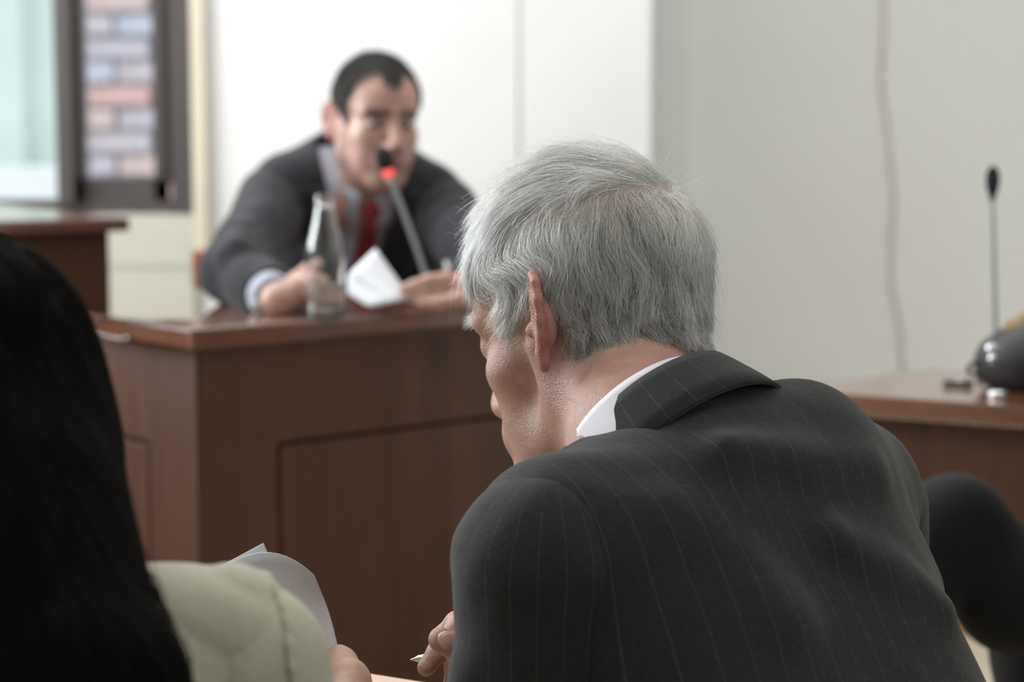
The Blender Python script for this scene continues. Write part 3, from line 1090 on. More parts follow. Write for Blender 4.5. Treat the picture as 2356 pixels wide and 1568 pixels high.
def skin_colour(R, o, base, ear, lip, stubble=0.0, scalp=None, hairline=None, sc=1.0):
    base, ear, lip = map(np.array, (base, ear, lip))

    def fn(P):
        L = (P - o) @ R / sc
        c = np.tile(base, (len(P), 1))
        e = smooth01(np.abs(L[:, 0]), .074, .086) * (np.abs(L[:, 2]) < .05) * (np.abs(L[:, 1]) < .06)
        c = c * (1 - e[:, None]) + ear * e[:, None]
        n = np.exp(-((L[:, 1] - .115) / .02) ** 2 - ((L[:, 2] + .03) / .02) ** 2 - (L[:, 0] / .03) ** 2)
        c = c * (1 - .5 * n[:, None]) + ear * .5 * n[:, None]
        m = np.exp(-((L[:, 2] + .0655) / .010) ** 4 - (L[:, 0] / .024) ** 4) * (L[:, 1] > .08)
        c = c * (1 - m[:, None]) + lip * m[:, None]
        b = np.exp(-((L[:, 2] - .029) / .0075) ** 4) * (np.abs(np.abs(L[:, 0]) - .030) < .023) * (L[:, 1] > .06)
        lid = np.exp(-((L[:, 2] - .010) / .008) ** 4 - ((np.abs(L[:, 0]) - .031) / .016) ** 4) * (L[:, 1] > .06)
        c = c * (1 - .6 * lid[:, None])  # dark eyes: lash colour and eye shading painted together into the skin
        if scalp is not None:
            c = c * (1 - .92 * b[:, None]) + np.array(scalp) * .92 * b[:, None]
        if stubble:
            s = smooth01(-L[:, 2], .02, .06) * (L[:, 1] > -.02) * (1 - smooth01(-L[:, 2], .13, .15))
            c = c * (1 - stubble * s[:, None])
        if scalp is not None and hairline is not None:
            h = hairline(L)
            c = c * (1 - h[:, None]) + np.array(scalp) * h[:, None]
        return c
    return fn


def is_ear(L):
    return smooth01(np.abs(L[:, 0]), .0765, .080) * (np.abs(L[:, 1] + .02) < .034) * (np.abs(L[:, 2]) < .045)


def zmin_old(y):
    return np.interp(y, [-.12, -.085, -.060, -.045, -.034, -.026, -.012, .004, .010, .022, .030, .040, .055, .072, .09, .11],
                     [-.020, -.024, -.028, -.034, -.030, .012, .040, .040, .020, .004, .020, .054, .078, .094, .104, .108])


def hand_solid(S, wrist, palm_c, fingers, thumb, wr=.026):
    """palm as blended cones from the wrist to each knuckle, every finger its own chain of joints"""
    for fg in fingers:
        S.cone(wrist, fg[0], wr * .62, .0105, .014)
        S.chain(fg, [.0098, .0092, .0084, .0072][:len(fg)], .0035)
    S.cone(wrist, palm_c, wr * .8, .021, .014)
    S.cone(wrist, thumb[0], wr * .6, .0135, .012)
    S.chain(thumb, [.0130, .0112, .0100, .0085][:len(thumb)], .0035)


def seated_legs(name, hipL, hipR, kneeL, kneeR, ankL, ankR, m, parent, res=.008, r=(.085, .065, .05)):
    S = Solid()
    for h, k, a in ((hipL, kneeL, ankL), (hipR, kneeR, ankR)):
        S.cone(h, k, r[0], r[1], .03)
        S.cone(k, a, r[1], r[2], .02)
    S.cone(hipL, hipR, .10, .10, .05)
    o = build_solid(name, S, res, m, parent)
    for a, d in ((ankL, np.array(ankL) - np.array(kneeL)), (ankR, np.array(ankR) - np.array(kneeR))):
        pass
    return o


def shoe(ank, d, parent):
    S = Solid()
    a = np.array([ank[0], ank[1], ank[2]])
    d = np.array([d[0], d[1], 0.0])
    d /= np.linalg.norm(d)
    g = a - [0, 0, .055]
    S.cone(a, g + [0, 0, .025], .046, .040, .02)
    S.cone(g - d * .04 + [0, 0, .015], g + d * .15 + [0, 0, .008], .040, .034, .02)
    zf = g[2] - .022
    f = lambda P: np.maximum(S.f(P), zf - P[:, 2])
    build_solid('shoe', S, .006, M['shoe'], parent, fn=f)


def torso_frame(SL, SR, neck, pelvis):
    x = np.array(SR) - np.array(SL)
    x /= np.linalg.norm(x)
    z = np.array(neck) - np.array(pelvis)
    z -= x * (x @ z)
    z /= np.linalg.norm(z)
    y = np.cross(z, x)
    return np.stack([x, y, z], 1)


# ------------------------------------------------------------------ grey-haired man
eS = 1.09
eR = rot_from((-math.cos(math.radians(44.3)), math.sin(math.radians(44.3))), math.radians(18.5), math.radians(3.8))
eO = at(1215, 737, 1.60) - eR @ (eS * np.array([-.098, -.025, .004]))
eSL, eSR = at(1238, 1280, 1.47), at(1985, 1160, 1.68)
eN = at(1560, 905, 1.56)
eP = eN + np.array([.13, -.26, -.42])
T = torso_frame(eSL, eSR, eN, eP)
eNC = at(1470, 935, 1.62)                       # centre of the neck at collar height
eElb = at(1248, 1700, 1.49)
eWr = at(1120, 1530, 1.63)

ES = Solid()
add_head(ES, eR, eO, eS, .013, -.004, neck_to=np.array([.105, 1.555, .885]), neck_r=.053)
ES.cone(eNC + np.array([.02, -.03, -.06]), eP, .045, .06, .06)
ES.cone(eSL + np.array([.03, .02, -.01]), eSR + np.array([-.03, 0, -.01]), .035, .035, .05)
ES.chain([eSL, eElb, eWr], [.035, .033, .024], .02)
eElR = eSR + np.array([.03, .10, -.27])
eWrR = eElR + np.array([-.16, .16, -.02])
ES.chain([eSR, eElR, eWrR], [.035, .033, .024], .02)
# left hand, pen held between thumb and fingers
hd = 1.585
th = [at(1105, 1500, hd - .01), at(1060, 1492, hd - .02), at(1014, 1470, hd - .022)]
ix = [at(1095, 1440, hd + .02), at(1050, 1432, hd + .03), at(1020, 1462, hd + .035), at(1000, 1500, hd + .03)]
md = [at(1098, 1462, hd + .02), at(1052, 1445, hd + .016), at(1008, 1496, hd + .008), at(980, 1535, hd + .002)]
rg = [at(1110, 1490, hd + .015), at(1072, 1482, hd + .014), at(1048, 1530, hd + .008), at(1038, 1585, hd + .004)]
lf = [at(1125, 1515, hd + .012), at(1098, 1515, hd + .02), at(1080, 1560, hd + .015), at(1072, 1600, hd + .012)]
hand_solid(ES, eWr, at(1108, 1490, hd + .02), [ix, md, rg, lf], th)
# right hand rests on the thigh side of the table, out of sight behind the coat
hr = eWrR
hand_solid(ES, hr, hr + np.array([-.05, .05, -.005]),
           [[hr + np.array([-.075 + .014 * i, .062 + .014 * i, -.004]), hr + np.array([-.102 + .014 * i, .082 + .014 * i, -.012]), hr + np.array([-.118 + .014 * i, .094 + .014 * i, -.024])] for i in range(4)],
           [hr + np.array([-.045, .015, 0]), hr + np.array([-.07, .02, -.005]), hr + np.array([-.09, .03, -.01])])


def hair_cover_old(L):
    zm = zmin_old(L[:, 1])
    return smooth01(L[:, 2], zm - .004, zm + .012) * (1 - is_ear(L))


elder = build_solid('person', ES, .0022, M['skin_old'], relax=1,
                    colour=skin_colour(eR, eO, (.42, .245, .195), (.38, .155, .125), (.38, .17, .15), 0.05, (.36, .31, .28), hair_cover_old, eS))
tag(elder, 'grey-haired man in dark pinstripe suit bending forward over his notes, seen from behind', 'person')

# thumb nail
tn_ = ES
nl = Solid()
na = th[2] + (th[1] - th[2]) * .28
xa = (th[1] - th[2]) / np.linalg.norm(th[1] - th[2])
za = np.array([0, -.88, .47])
za = za - xa * (xa @ za)
za /= np.linalg.norm(za)
ya = np.cross(za, xa)
nl.ell(na + za * .0082, (.0095, .0072, .0042), np.stack([xa, ya, za], 1), k=.001)
build_solid('thumb_nail', nl, .0012, M['nail'], elder)

# jacket back and front, one cloth body; the sleeves are sub-parts
JS = Solid(T, eN)
sl, sr = T.T @ (eSL - eN), T.T @ (eSR - eN)
nc = T.T @ (eNC - eN)
JS.ell((.012, .055, -.172), (.160, .105, .165), k=.03)
JS.cone(sl * .93 + [0, .0, .0], sr * .93 + [0, .0, 0], .050, .050, .06)
JS.cone((nc[0], nc[1], nc[2] - .122), sl * .86, .050, .048, .05)
JS.cone((nc[0], nc[1], nc[2] - .080), sr * .86, .056, .052, .05)
JS.cone((-.055, .02, -.14), (-.045, .03, -.30), .072, .082, .06)
JS.cone((.085, .02, -.12), (.085, .03, -.30), .075, .09, .06)
JS.ell((.018, .055, -.36), (.155, .115, .20), k=.05)
JS.cone((0, .10, -.08), (0, .14, -.3), .085, .10, .06)
JS.ell((0, .06, -.52), (.185, .14, .10), k=.05)
# the yoke under the collar, then soft folds across the back
JS.cone((.0, .0, -.072), (.10, .0, -.062), .050, .052, .05)
JS.cone((-.03, -.058, -.075), (.10, -.052, -.105), .007, .007, .030)
JS.cone((.03, -.062, -.155), (.11, -.055, -.225), .006, .006, .030)
JS.cone((-.085, -.026, -.11), (-.040, -.050, -.21), .006, .007, .034)
JS.cone((.08, -.043, -.080), (.155, -.015, -.19), .006, .009, .028)
jf = lambda P: JS.f(P) + .0016 * waves(P, 3, 55) + .0012 * waves(P, 4, 120)
# the neck opening
nax = eR @ np.array([0, -.25, .97])
nax = (eO + eR @ np.array([0, -.03, -.04])) - eNC
nax /= np.linalg.norm(nax)


def neck_hole(P):
    q = P - (eNC - nax * .06)
    h = q @ nax
    r = np.linalg.norm(q - h[:, None] * nax, axis=1)
    return np.maximum(r - .060, -h)


jf2 = lambda P: np.maximum(jf(P), -neck_hole(P))
jacket = build_solid('jacket', JS, .004, M['pinstripe'], elder, fn=jf2, relax=2)
Lj = (verts_of(jacket) - eN) @ T
set_float(jacket, 'stripe', Lj[:, 0] * (1 + .0 * Lj[:, 2]) + .006 * np.sin(Lj[:, 2] * 9) + 1.0)


def sleeve(name, a, e, w_, parent, mt, r=(.071, .060, .047), res=.004, seed=1, amp=.002, stripe=True, cap=None):
    S = Solid()
    a, e, w_ = map(np.array, (a, e, w_))
    S.cone(a, e, r[0], r[1], .02)
    S.cone(e, w_, r[1], r[2], .03)
    d1 = (e - a) / np.linalg.norm(e - a)
    d2 = (w_ - e) / np.linalg.norm(w_ - e)
    if cap is not None:
        S.cone(a + cap * .02, a - d1 * .012, .050, .050, .03)
    # bunched folds at the elbow
    for i in range(3):
        c = e - d1 * .03 * i + d2 * .02 * (2 - i)
        ax = np.cross(d1, d2)
        if np.linalg.norm(ax) > .05:
            ax /= np.linalg.norm(ax)
            S.cone(c - ax * .035 + d1 * .01, c + ax * .035, r[1] * .62, r[1] * .62, .012)
    cut = w_ + d2 * .004

    def f(P):
        return np.maximum(S.f(P) + amp * waves(P, seed, 60) + amp * .6 * waves(P, seed + 1, 130), (P - cut) @ d2)
    o = build_solid(name, S, res, mt, parent, fn=f, relax=2)
    if stripe:
        V = verts_of(o)
        ref = np.cross(d1, [0.3, 1, 0])
        ref /= np.linalg.norm(ref)
        oth = np.cross(d1, ref)
        q = V - a
        ang = np.arctan2(q @ oth, q @ ref)
        set_float(o, 'stripe', ang * .070 + 1.0)
    return o


sleeve('sleeve', eSL + np.array([.006, .0, -.008]), eElb, eWr + (eElb - eWr) * .34, jacket, M['pinstripe'], r=(.069, .060, .046), seed=11, cap=T @ np.array([.6, 0, .5]))
sleeve('sleeve', eSR + np.array([-.012, .0, -.012]), eElR, eWrR + (eElR - eWrR) * .12, jacket, M['pinstripe'], r=(.066, .062, .046), seed=12, cap=T @ np.array([-.6, 0, .5]))


def collar(name, c, bx, by, up, prof, m, parent, th0=-2.3, th1=2.3, n=56, thick=.0025, drop=(.045, 1.0), squash=(1.0, 1.0), stripe=False):
    """a band around a neck: prof [(radius, height)...] swept from th0 to th1, th = 0 at the nape (direction bx)"""
    g = []
    ths = np.linspace(th0, th1, n)
    for t in ths:
        dr = -drop[0] * (1 - math.cos(t)) * .5 * drop[1]
        pr = prof(t) if callable(prof) else prof
        g.append([c + (bx * math.cos(t) * squash[0] + by * math.sin(t) * squash[1]) * r + up * (h + dr) for r, h in pr])
    o = sheet(name, g, thick, m, parent)
    if stripe:
        k = len(pr)
        s = np.repeat(ths * .075, k)
        set_float(o, 'stripe', np.concatenate([s, s]) + 1.0)
    return o


# collar frame: nape direction, left direction, ring normal (the neck is stretched forward)
cb = np.array([.374, -.541, .753])
cb /= np.linalg.norm(cb)
cl_ = np.array([-.765, -.639, -.079])
cl_ -= cb * (cb @ cl_)
cl_ /= np.linalg.norm(cl_)
cu = np.cross(cl_, cb)
eCC = np.array([.1038, 1.5824, .9053])
def shirt_prof(t):
    w = float(smooth01(np.array(t), .5, 1.2))
    return [(.060, -.050), (.0625, -.012), (.0640, .001), (.0662, .003), (.0675 + .0015 * w, -.002), (.0665 + .013 * w, -.034), (.062 + .028 * w, -.045 - .050 * w)]


collar('shirt_collar', eCC, cb, cl_, cu, shirt_prof, M['shirt_white'], elder, -2.6, 2.6, drop=(0, 1))
collar('collar', eCC - cl_ * .009 + cb * .004 - cu * .003, cb, cl_, cu, [(.0650, -.06), (.0685, -.012), (.0705, -.003), (.0735, -.002), (.077, -.010), (.087, -.036), (.092, -.052)], M['pinstripe'], jacket, -2.0, 2.4,
       thick=.0035, drop=(.0, 1), stripe=True)

# trousers and shoes, below the frame
hL, hR = eP + T @ np.array([-.09, .02, 0]), eP + T @ np.array([.09, .02, 0])
hL[2] = hR[2] = .535
fw = np.array([-.40, .92, 0])
kL, kR = hL + fw * .36 + [-.03, 0, -.0], hR + fw * .36 + [.03, 0, -.0]
kL[2] = kR[2] = .52
aL, aR = kL + fw * -.02, kR + fw * .03
aL[2] = aR[2] = .10
seated_legs('trousers', hL, hR, kL, kR, aL, aR, M['pinstripe'], elder)
for a in (aL, aR):
    shoe(np.array([a[0], a[1], .078]), fw, elder)

# the pen in his hand
pn = empty('ballpoint_pen', at(946, 1516, hd + .018), 'silver-tipped blue ballpoint pen held by the grey-haired man', 'pen')
pa, pbb = at(943, 1517, hd + .018), at(1180, 1488, hd + .030)
pdir = (pbb - pa) / np.linalg.norm(pbb - pa)
lathe('tip', [(.0004, 0), (.0012, .003), (.0030, .007), (.0046, .030), (.0047, .034)], pa, M['chrome'], pn, 8, axis=pdir)
lathe('barrel', [(.0046, .0342), (.0048, .036), (.0048, .125), (.0040, .130)], pa, M['pen_blue'], pn, 16, axis=pdir)


# ------------------------------------------------------------------ hair of the grey-haired man
def fibonacci(n):
    i = np.arange(n) + .5
    ph = np.arccos(1 - 2 * i / n)
    th_ = PI * (1 + 5 ** .5) * i
    return np.stack([np.cos(th_) * np.sin(ph), np.sin(th_) * np.sin(ph), np.cos(ph)], 1)


def norm(v):
    return v / (np.linalg.norm(v, axis=-1, keepdims=True) + 1e-9)


def scalp_solid(sc=1.0):
    S = Solid()
    S.ell((0, -.004, .050), (.0755, .0975, .082), k=.001)
    S.ell((0, .030, .045), (.064, .068, .062), k=.02)
    S.ell((0, .036, -.022), (.058, .058, .078), k=.02)
    S.cone((0, -.026, -.030), (0, -.045, -.12), .056, .058, .03)
    return S


def scalp_points(S, n, seed=1):
    r = np.random.default_rng(seed)
    d = fibonacci(n) + r.normal(size=(n, 3)) * .012
    d = norm(d)
    P = np.array([0, -.004, .03]) + d * .082
    for _ in range(9):
        P = P - S.f(P)[:, None] * grad(S.f, P) * .95
    return P[np.abs(S.f(P)) < .001]


def grow(S, roots, flow, length, k, lift, curl, seed, gravity=.0, n_clump=500, clump=.6, frizz=.0, wavy=.0):
    """strands that follow a flow field over the scalp; all in the head's frame, returns (n, k, 3)"""
    r = np.random.default_rng(seed)
    n = len(roots)
    out = np.zeros((n, k, 3))
    p = roots.copy()
    out[:, 0] = p - grad(S.f, p) * .002
    step = length / (k - 1)
    hgt = np.zeros(n)
    ph = r.uniform(0, 6.28, n)
    jit = r.normal(size=(n, 3)) * .16
    for i in range(1, k):
        t = i / (k - 1)
        N = grad(S.f, p)
        d = norm(flow(p, t) + jit + curl * np.stack([waves(p, 21, 90), waves(p, 22, 90), waves(p, 23, 90)], 1))
        d = norm(d - N * (np.sum(d * N, 1)[:, None]))
        q = p + d * step[:, None]
        want = lift * (1 - (1 - t) ** 2.2)
        sd = S.f(q)
        q = q + grad(S.f, q) * (want - sd)[:, None] * np.where(sd < want + .02, 1, 0)[:, None]
        p = q
        out[:, i] = p
    # clumping towards guide strands
    g = r.choice(n, n_clump, replace=False)
    near = np.zeros(n, int)
    for a in range(0, n, 4000):
        dd = ((roots[a:a + 4000, None] - roots[None, g]) ** 2).sum(-1)
        near[a:a + 4000] = np.argmin(dd, 1)
    gs = out[g][near]
    own = r.normal(size=(n, 1, 3)) * .0012
    if wavy:
        ax_w = norm(np.cross(out[:, -1] - out[:, 0], roots - np.array([0, -.004, .04])))[g][near]
        phs, amp_ = r.uniform(0, 6.28, len(g))[near], (wavy * r.uniform(.2, 1.0, len(g)))[near]
        tl = np.linspace(0, 1, k)[None]
        out = out + ax_w[:, None] * (np.sin(tl * 5.2 + phs[:, None]) - np.sin(phs)[:, None])[..., None] * (amp_[:, None] * tl)[..., None]
        gs = out[g][near]
    wgt = (np.linspace(0, 1, k) ** 1.3 * clump)[None, :, None] * r.uniform(.4, 1, (n, 1, 1))
    out = out + wgt * (gs + own - out)
    if frizz:
        fz = r.normal(size=(n, 1, 3)) * frizz * (np.linspace(0, 1, k) ** 2)[None, :, None] * (r.uniform(size=(n, 1, 1)) < .25)
        out = out + fz
    return out, near, g


GDOWN = eR.T @ np.array([0, 0, -1.0])


def old_flow(P, t):
    """combing direction in the head's frame: a parting high on the left, top swept forward, sides falling"""
    x, y, z = P[:, 0], P[:, 1], P[:, 2]
    o = 0 * x
    # left side below the parting: falls, forward at the front, a touch back behind the crown
    fw_ = np.interp(y, [-.10, -.06, -.02, .02, .05, .08], [-.30, -.20, .05, .45, .45, .0])
    side = GDOWN[None] + np.stack([o, fw_, o], 1)
    # front hairline: combed sideways along the forehead's edge
    fr = smooth01(y, .050, .068)
    side = side * (1 - fr[:, None]) + np.array([-.85, -.05, -.55]) * fr[:, None]
    # over the ear the locks curl backwards
    w = smooth01(z, .026, .040) * (1 - smooth01(z, .052, .074)) * smooth01(y, -.060, -.025) * (1 - smooth01(y, .036, .052)) * smooth01(-x, .03, .05)
    side = side * (1 - w[:, None]) + (np.array([0, -1.0, 0]) + .62 * GDOWN)[None] * w[:, None]
    # locks at the back of the head wave
    bk = smooth01(-y, .0, .04) * (1 - smooth01(z, .03, .07))
    side = side + bk[:, None] * np.stack([.30 * np.sin(z * 120 + x * 60), .28 * np.sin(z * 95 + y * 70 + 1.0), o], 1)
    # top: swept forward and to the left, lying over the shorter sides
    lim = np.interp(y, [-.03, .02, .06], [.086, .080, .072])
    top = smooth01(z, lim - .002, lim + .008) * (1 - .75 * smooth01(y, .045, .075))
    crown = np.stack([-.66 + .22 * np.sin(y * 60 + z * 40), .80 + o, .02 + o], 1)
    frontish = smooth01(y, -.01, .03) * (1 - smooth01(z, .09, .115))
    crown = crown + frontish[:, None] * GDOWN[None] * .9
    d = side * (1 - top[:, None]) + crown * top[:, None]
    rgt = smooth01(x, .012 + .03 * smooth01(y, -.09, -.05), .045 + .02 * smooth01(y, -.09, -.05))
    d = d * (1 - rgt[:, None]) + (GDOWN[None] + np.stack([.3 + o, fw_ * .5, o], 1)) * rgt[:, None]
    return d


SS = scalp_solid()
rt0 = scalp_points(SS, 60000, 3)
ok = rt0[:, 2] > zmin_old(rt0[:, 1]) + rng.normal(size=len(rt0)) * .003
ear_gap = (np.abs(rt0[:, 0]) > .06) & (rt0[:, 1] > -.034) & (rt0[:, 1] < .006) & (rt0[:, 2] < .040)
ok &= ~ear_gap
# thin parting
bare = np.abs(rt0[:, 2] - .084 - .002 * np.sin(rt0[:, 1] * 90))
ok &= ~((bare < .0035) & (rt0[:, 0] < -.012) & (rt0[:, 1] < .0) & (rng.uniform(size=len(rt0)) < .75))
rt0 = rt0[ok]
y, z = rt0[:, 1], rt0[:, 2]
ln_ = np.interp(z, [-.06, -.02, .01, .04, .07, .10, .13], [.012, .016, .030, .044, .056, .060, .060])
ln_ = np.where((z < .055) & (y > .012), np.interp(z, [.0, .03, .055], [.012, .020, .034]), ln_)
ln_ = np.where((y < -.02) & (rt0[:, 0] > .026) & (z < .0), .036, ln_)
ln_ = ln_ * np.interp(y, [.03, .06, .09], [1, .55, .34]) * rng.uniform(.75, 1.2, len(rt0)) * (1 + .55 * waves(rt0, 91, 150))
lift = np.interp(y, [.0, .035, .08], [1, .6, .4]) * np.interp(z, [-.06, -.03, .03, .09, .13], [.004, .008, .012, .0125, .021]) * rng.uniform(.3, 1.1, len(rt0))
st, cid, gid = grow(SS, rt0, old_flow, ln_, 12, lift, .35, 5, n_clump=560, clump=.80, frizz=.005, wavy=.0042)
cs_ = rng.uniform(size=len(gid))[cid]
tone = np.clip(.60 + .55 * (cs_ - .5) + rng.normal(size=len(rt0)) * .30 - .25 * (1 - smooth01(z, -.04, .05)) * (y < -.03), .0, 1)
st = eO + (st * eS) @ eR.T
curves_object('hair', st, .00013 * rng.uniform(.7, 1.25, len(st)), tone, M['grey_hair'], elder)
# stray hairs standing off the crown, eyebrow and lashes
sel = rng.choice(np.nonzero((z > .08))[0], 150, replace=False)
dirs = norm(grad(SS.f, rt0[sel]) + rng.normal(size=(150, 3)) * .55 + np.array([0, -.25, .1]))
tt = np.linspace(0, 1, 10)[None, :, None]
cv = norm(np.cross(dirs, rng.normal(size=(150, 3))))
L_ = rng.uniform(.018, .042, (150, 1, 1))
fly = rt0[sel][:, None] + dirs[:, None] * tt * L_ + cv[:, None] * tt ** 2 * L_ * .55
curves_object('stray_hairs', eO + (fly * eS) @ eR.T, np.full(150, .00007), rng.uniform(.2, .8, 150), M['grey_hair'], elder)
nb_ = 260
side_ = rng.choice([-1, 1], nb_)
u_ = rng.uniform(0, 1, nb_)
br0 = np.stack([side_ * (.012 + .036 * u_), .1015 - .020 * u_ ** 1.4, .030 + .006 * np.sin(u_ * 2.6) + rng.normal(size=nb_) * .002], 1)
bd = norm(np.stack([side_ * .8, .55 + 0 * u_, .1 - .35 * u_ + rng.normal(size=nb_) * .3], 1))
brow = br0[:, None] + bd[:, None] * tt * rng.uniform(.006, .013, (nb_, 1, 1)) + np.array([0, 0, -1.0]) * tt ** 2 * .003
curves_object('eyebrows', eO + (brow * eS) @ eR.T, np.full(nb_, .00011), rng.uniform(.2, .7, nb_), M['grey_hair'], elder)


# ------------------------------------------------------------------ the witness
def clip_solid(S, fn):
    return lambda P: np.maximum(S.f(P), fn(P))


wb = math.radians(25)
wR = rot_from((math.sin(wb), -math.cos(wb)), math.radians(3), math.radians(-2))
wS = .90
wO = at(862, 288, 3.45)
wN = at(844, 400, 3.52)                       # pit of the neck, inside
wSL, wSR = at(1008, 476, 3.52), at(632, 462, 3.46)      # his left is on the right of the photo
wP = at(800, 700, 3.66)
wP = np.array([wP[0] - .02, wP[1] + .05, .52])
WT = torso_frame(wSL, wSR, (wSL + wSR) / 2 + [0, 0, .06], wP)     # x towards his right, y forward (to the camera), z up
wER, wWR = at(545, 670, 3.22), at(640, 690, 3.05)
wEL, wWL = at(1150, 640, 3.24), at(1092, 668, 3.10)
wER[2] = max(wER[2], DZ + .052)
WS = Solid()
add_head(WS, wR, wO, wS, .005, 0, neck_to=wN + np.array([0, .045, -.02]), neck_r=.054)
WS.cone(wN + np.array([0, .07, -.06]), wP, .045, .06, .05)
WS.cone(wSL, wSR, .04, .04, .05)
for a in ([wSR, wER, wWR], [wSL, wEL, wWL]):
    WS.chain(a, [.036, .034, .026], .02)
# his right hand, half closed behind the bottle
hp = at(690, 668, 3.068)
WS.cone(wWR, hp, .025, .026, .01)
for i in range(4):
    k0 = at(712 + 3 * i, 640 + 14 * i, 3.056 - .003 * i)
    WS.chain([hp, k0, at(742 + 3 * i, 648 + 14 * i, 3.068), at(764 - 4 * i, 668 + 10 * i, 3.082), at(752 - 4 * i, 682 + 7 * i, 3.075)], [.018, .0105, .0098, .009, .0078], .004)
WS.chain([wWR, at(680, 645, 3.075), at(706, 622, 3.082), at(728, 606, 3.075)], [.018, .013, .0108, .0088], .005)
# his left hand, fingers reaching across the paper
hq = at(1058, 664, 3.085)
WS.cone(wWL, hq, .025, .024, .01)
for i in range(4):
    WS.chain([hq, at(1028, 640 + 13 * i, 3.075), at(990 + 4 * i, 644 + 13 * i, 3.060 + .002 * i), at(955 + 5 * i, 655 + 11 * i, 3.055), at(928 + 9 * i, 664 + 9 * i, 3.055)], [.017, .0105, .0098, .0088, .0074], .004)
WS.chain([wWL, at(1052, 690, 3.06), at(1010, 697, 3.05), at(972, 698, 3.05)], [.018, .013, .0105, .0085], .005)


def zmin_wit(y):
    return np.interp(y, [-.12, -.06, -.034, -.026, -.012, .004, .010, .022, .030, .036, .046, .056, .066, .08, .10, .12],
                     [-.050, -.052, -.045, .010, .036, .036, .005, -.004, .010, .040, .060, .088, .095, .083, .080, .080])


def hair_cover_wit(L):
    zm = zmin_wit(L[:, 1]) + .030 * smooth01(np.abs(L[:, 0]), .012, .034) * smooth01(L[:, 1], .05, .075)
    return smooth01(L[:, 2], zm - .006, zm + .006) * (1 - is_ear(L))


witness = build_solid('person', WS, .0026, M['skin'], relax=1,
                      colour=skin_colour(wR, wO, (.47, .285, .235), (.44, .17, .15), (.36, .15, .14), .18, (.05, .045, .042), hair_cover_wit, wS))
tag(witness, 'dark-haired man in dark suit and red tie speaking into microphone at the witness stand', 'person')
# eyes
for s_ in (-1, 1):
    c = wO + wR @ (wS * np.array([.032 * s_, .0785, .008]))
    es = Solid()
    es.R, es.o = wR, c
    es.ell((0, 0, 0), (.0150, .0120, .0052), k=.001)
    ey = build_solid('eye', es, .0018, M['eye_white'], witness, relax=0)
    gz = np.array([math.sin(math.radians(5)), 1, -.1])
    es2 = Solid()
    es2.R, es2.o = wR, c + wR @ np.array([.001, .0082, 0])
    es2.ell((0, 0, 0), (.0055, .0050, .0050), k=.001)
    build_solid('iris', es2, .0014, M['iris'], ey, relax=0)

# short hair: strands close to the scalp
rw = scalp_points(SS, 26000, 9)
kw = rw[:, 2] > zmin_wit(rw[:, 1]) + .030 * smooth01(np.abs(rw[:, 0]), .012, .034) * smooth01(rw[:, 1], .05, .075) + rng.normal(size=len(rw)) * .002
kw &= ~((np.abs(rw[:, 0]) > .06) & (rw[:, 1] > -.034) & (rw[:, 1] < .006) & (rw[:, 2] < .036))
rw = rw[kw]


def short_flow(P, t):
    o = 0 * P[:, 0]
    top_ = smooth01(P[:, 2], .06, .10)
    return np.stack([o + .1, .9 * top_ + .15, -(1 - top_)], 1)


lw = np.interp(rw[:, 2], [-.05, .03, .09, .13], [.006, .010, .020, .024]) * rng.uniform(.7, 1.2, len(rw))
sw_, c2, g2 = grow(SS, rw, short_flow, lw, 6, np.interp(rw[:, 2], [-.05, .04, .10, .13], [.003, .006, .010, .012]) * rng.uniform(.5, 1.1, len(rw)), .2, 6, n_clump=400, clump=.3)
curves_object('hair', wO + (sw_ * wS) @ wR.T, np.full(len(rw), .00030), np.clip(rng.normal(size=len(rw)) * .25 + .45 - .25 * smooth01(rw[:, 2], .02, .09), 0, 1), M['dark_hair'], witness)

# shirt, tie, jacket with an open front
wl_, wr_ = WT.T @ (wSL - wN), WT.T @ (wSR - wN)


def torso_solid(grow_):
    S = Solid(WT, wN)
    g = grow_
    S.ell((0, -.045, -.16), (.165 + g, .100 + g, .16 + g), k=.03)
    S.cone(wl_ * .90, wr_ * .90, .052 + g, .052 + g, .06)
    S.cone((0, -.02, -.035), wl_ * .82, .046 + g, .050 + g, .05)
    S.cone((0, -.02, -.035), wr_ * .82, .046 + g, .050 + g, .05)
    S.ell((0, -.05, -.36), (.165 + g, .115 + g, .20), k=.05)
    S.ell((0, .005, -.16), (.12 + g, .065 + g, .11), k=.05)
    S.cone((.030, -.07, .012), wr_ * .80 + np.array([0, -.02, .01]), .050 + g, .052 + g, .04)
    S.cone((-.030, -.07, .0), wl_ * .80 + np.array([0, -.02, 0]), .050 + g, .050 + g, .04)
    S.ell((0, -.05, -.50), (.18 + g, .13 + g, .10), k=.05)
    return S


shirt_s = torso_solid(-.012)
shirt = build_solid('shirt', shirt_s, .006, M['shirt_blue'], witness)
jk = torso_solid(.004)


def vee(P):
    L = (P - wN) @ WT
    # the open front: a V from the collar down to the first button, only in front
    half = np.interp(L[:, 2], [-.30, -.27, .02, .08], [-.05, .0, .066, .085])
    off = np.interp(L[:, 2], [-.27, .0], [0, .016])
    return np.maximum(np.abs(L[:, 0] - off) - half, -(L[:, 1] + .03))


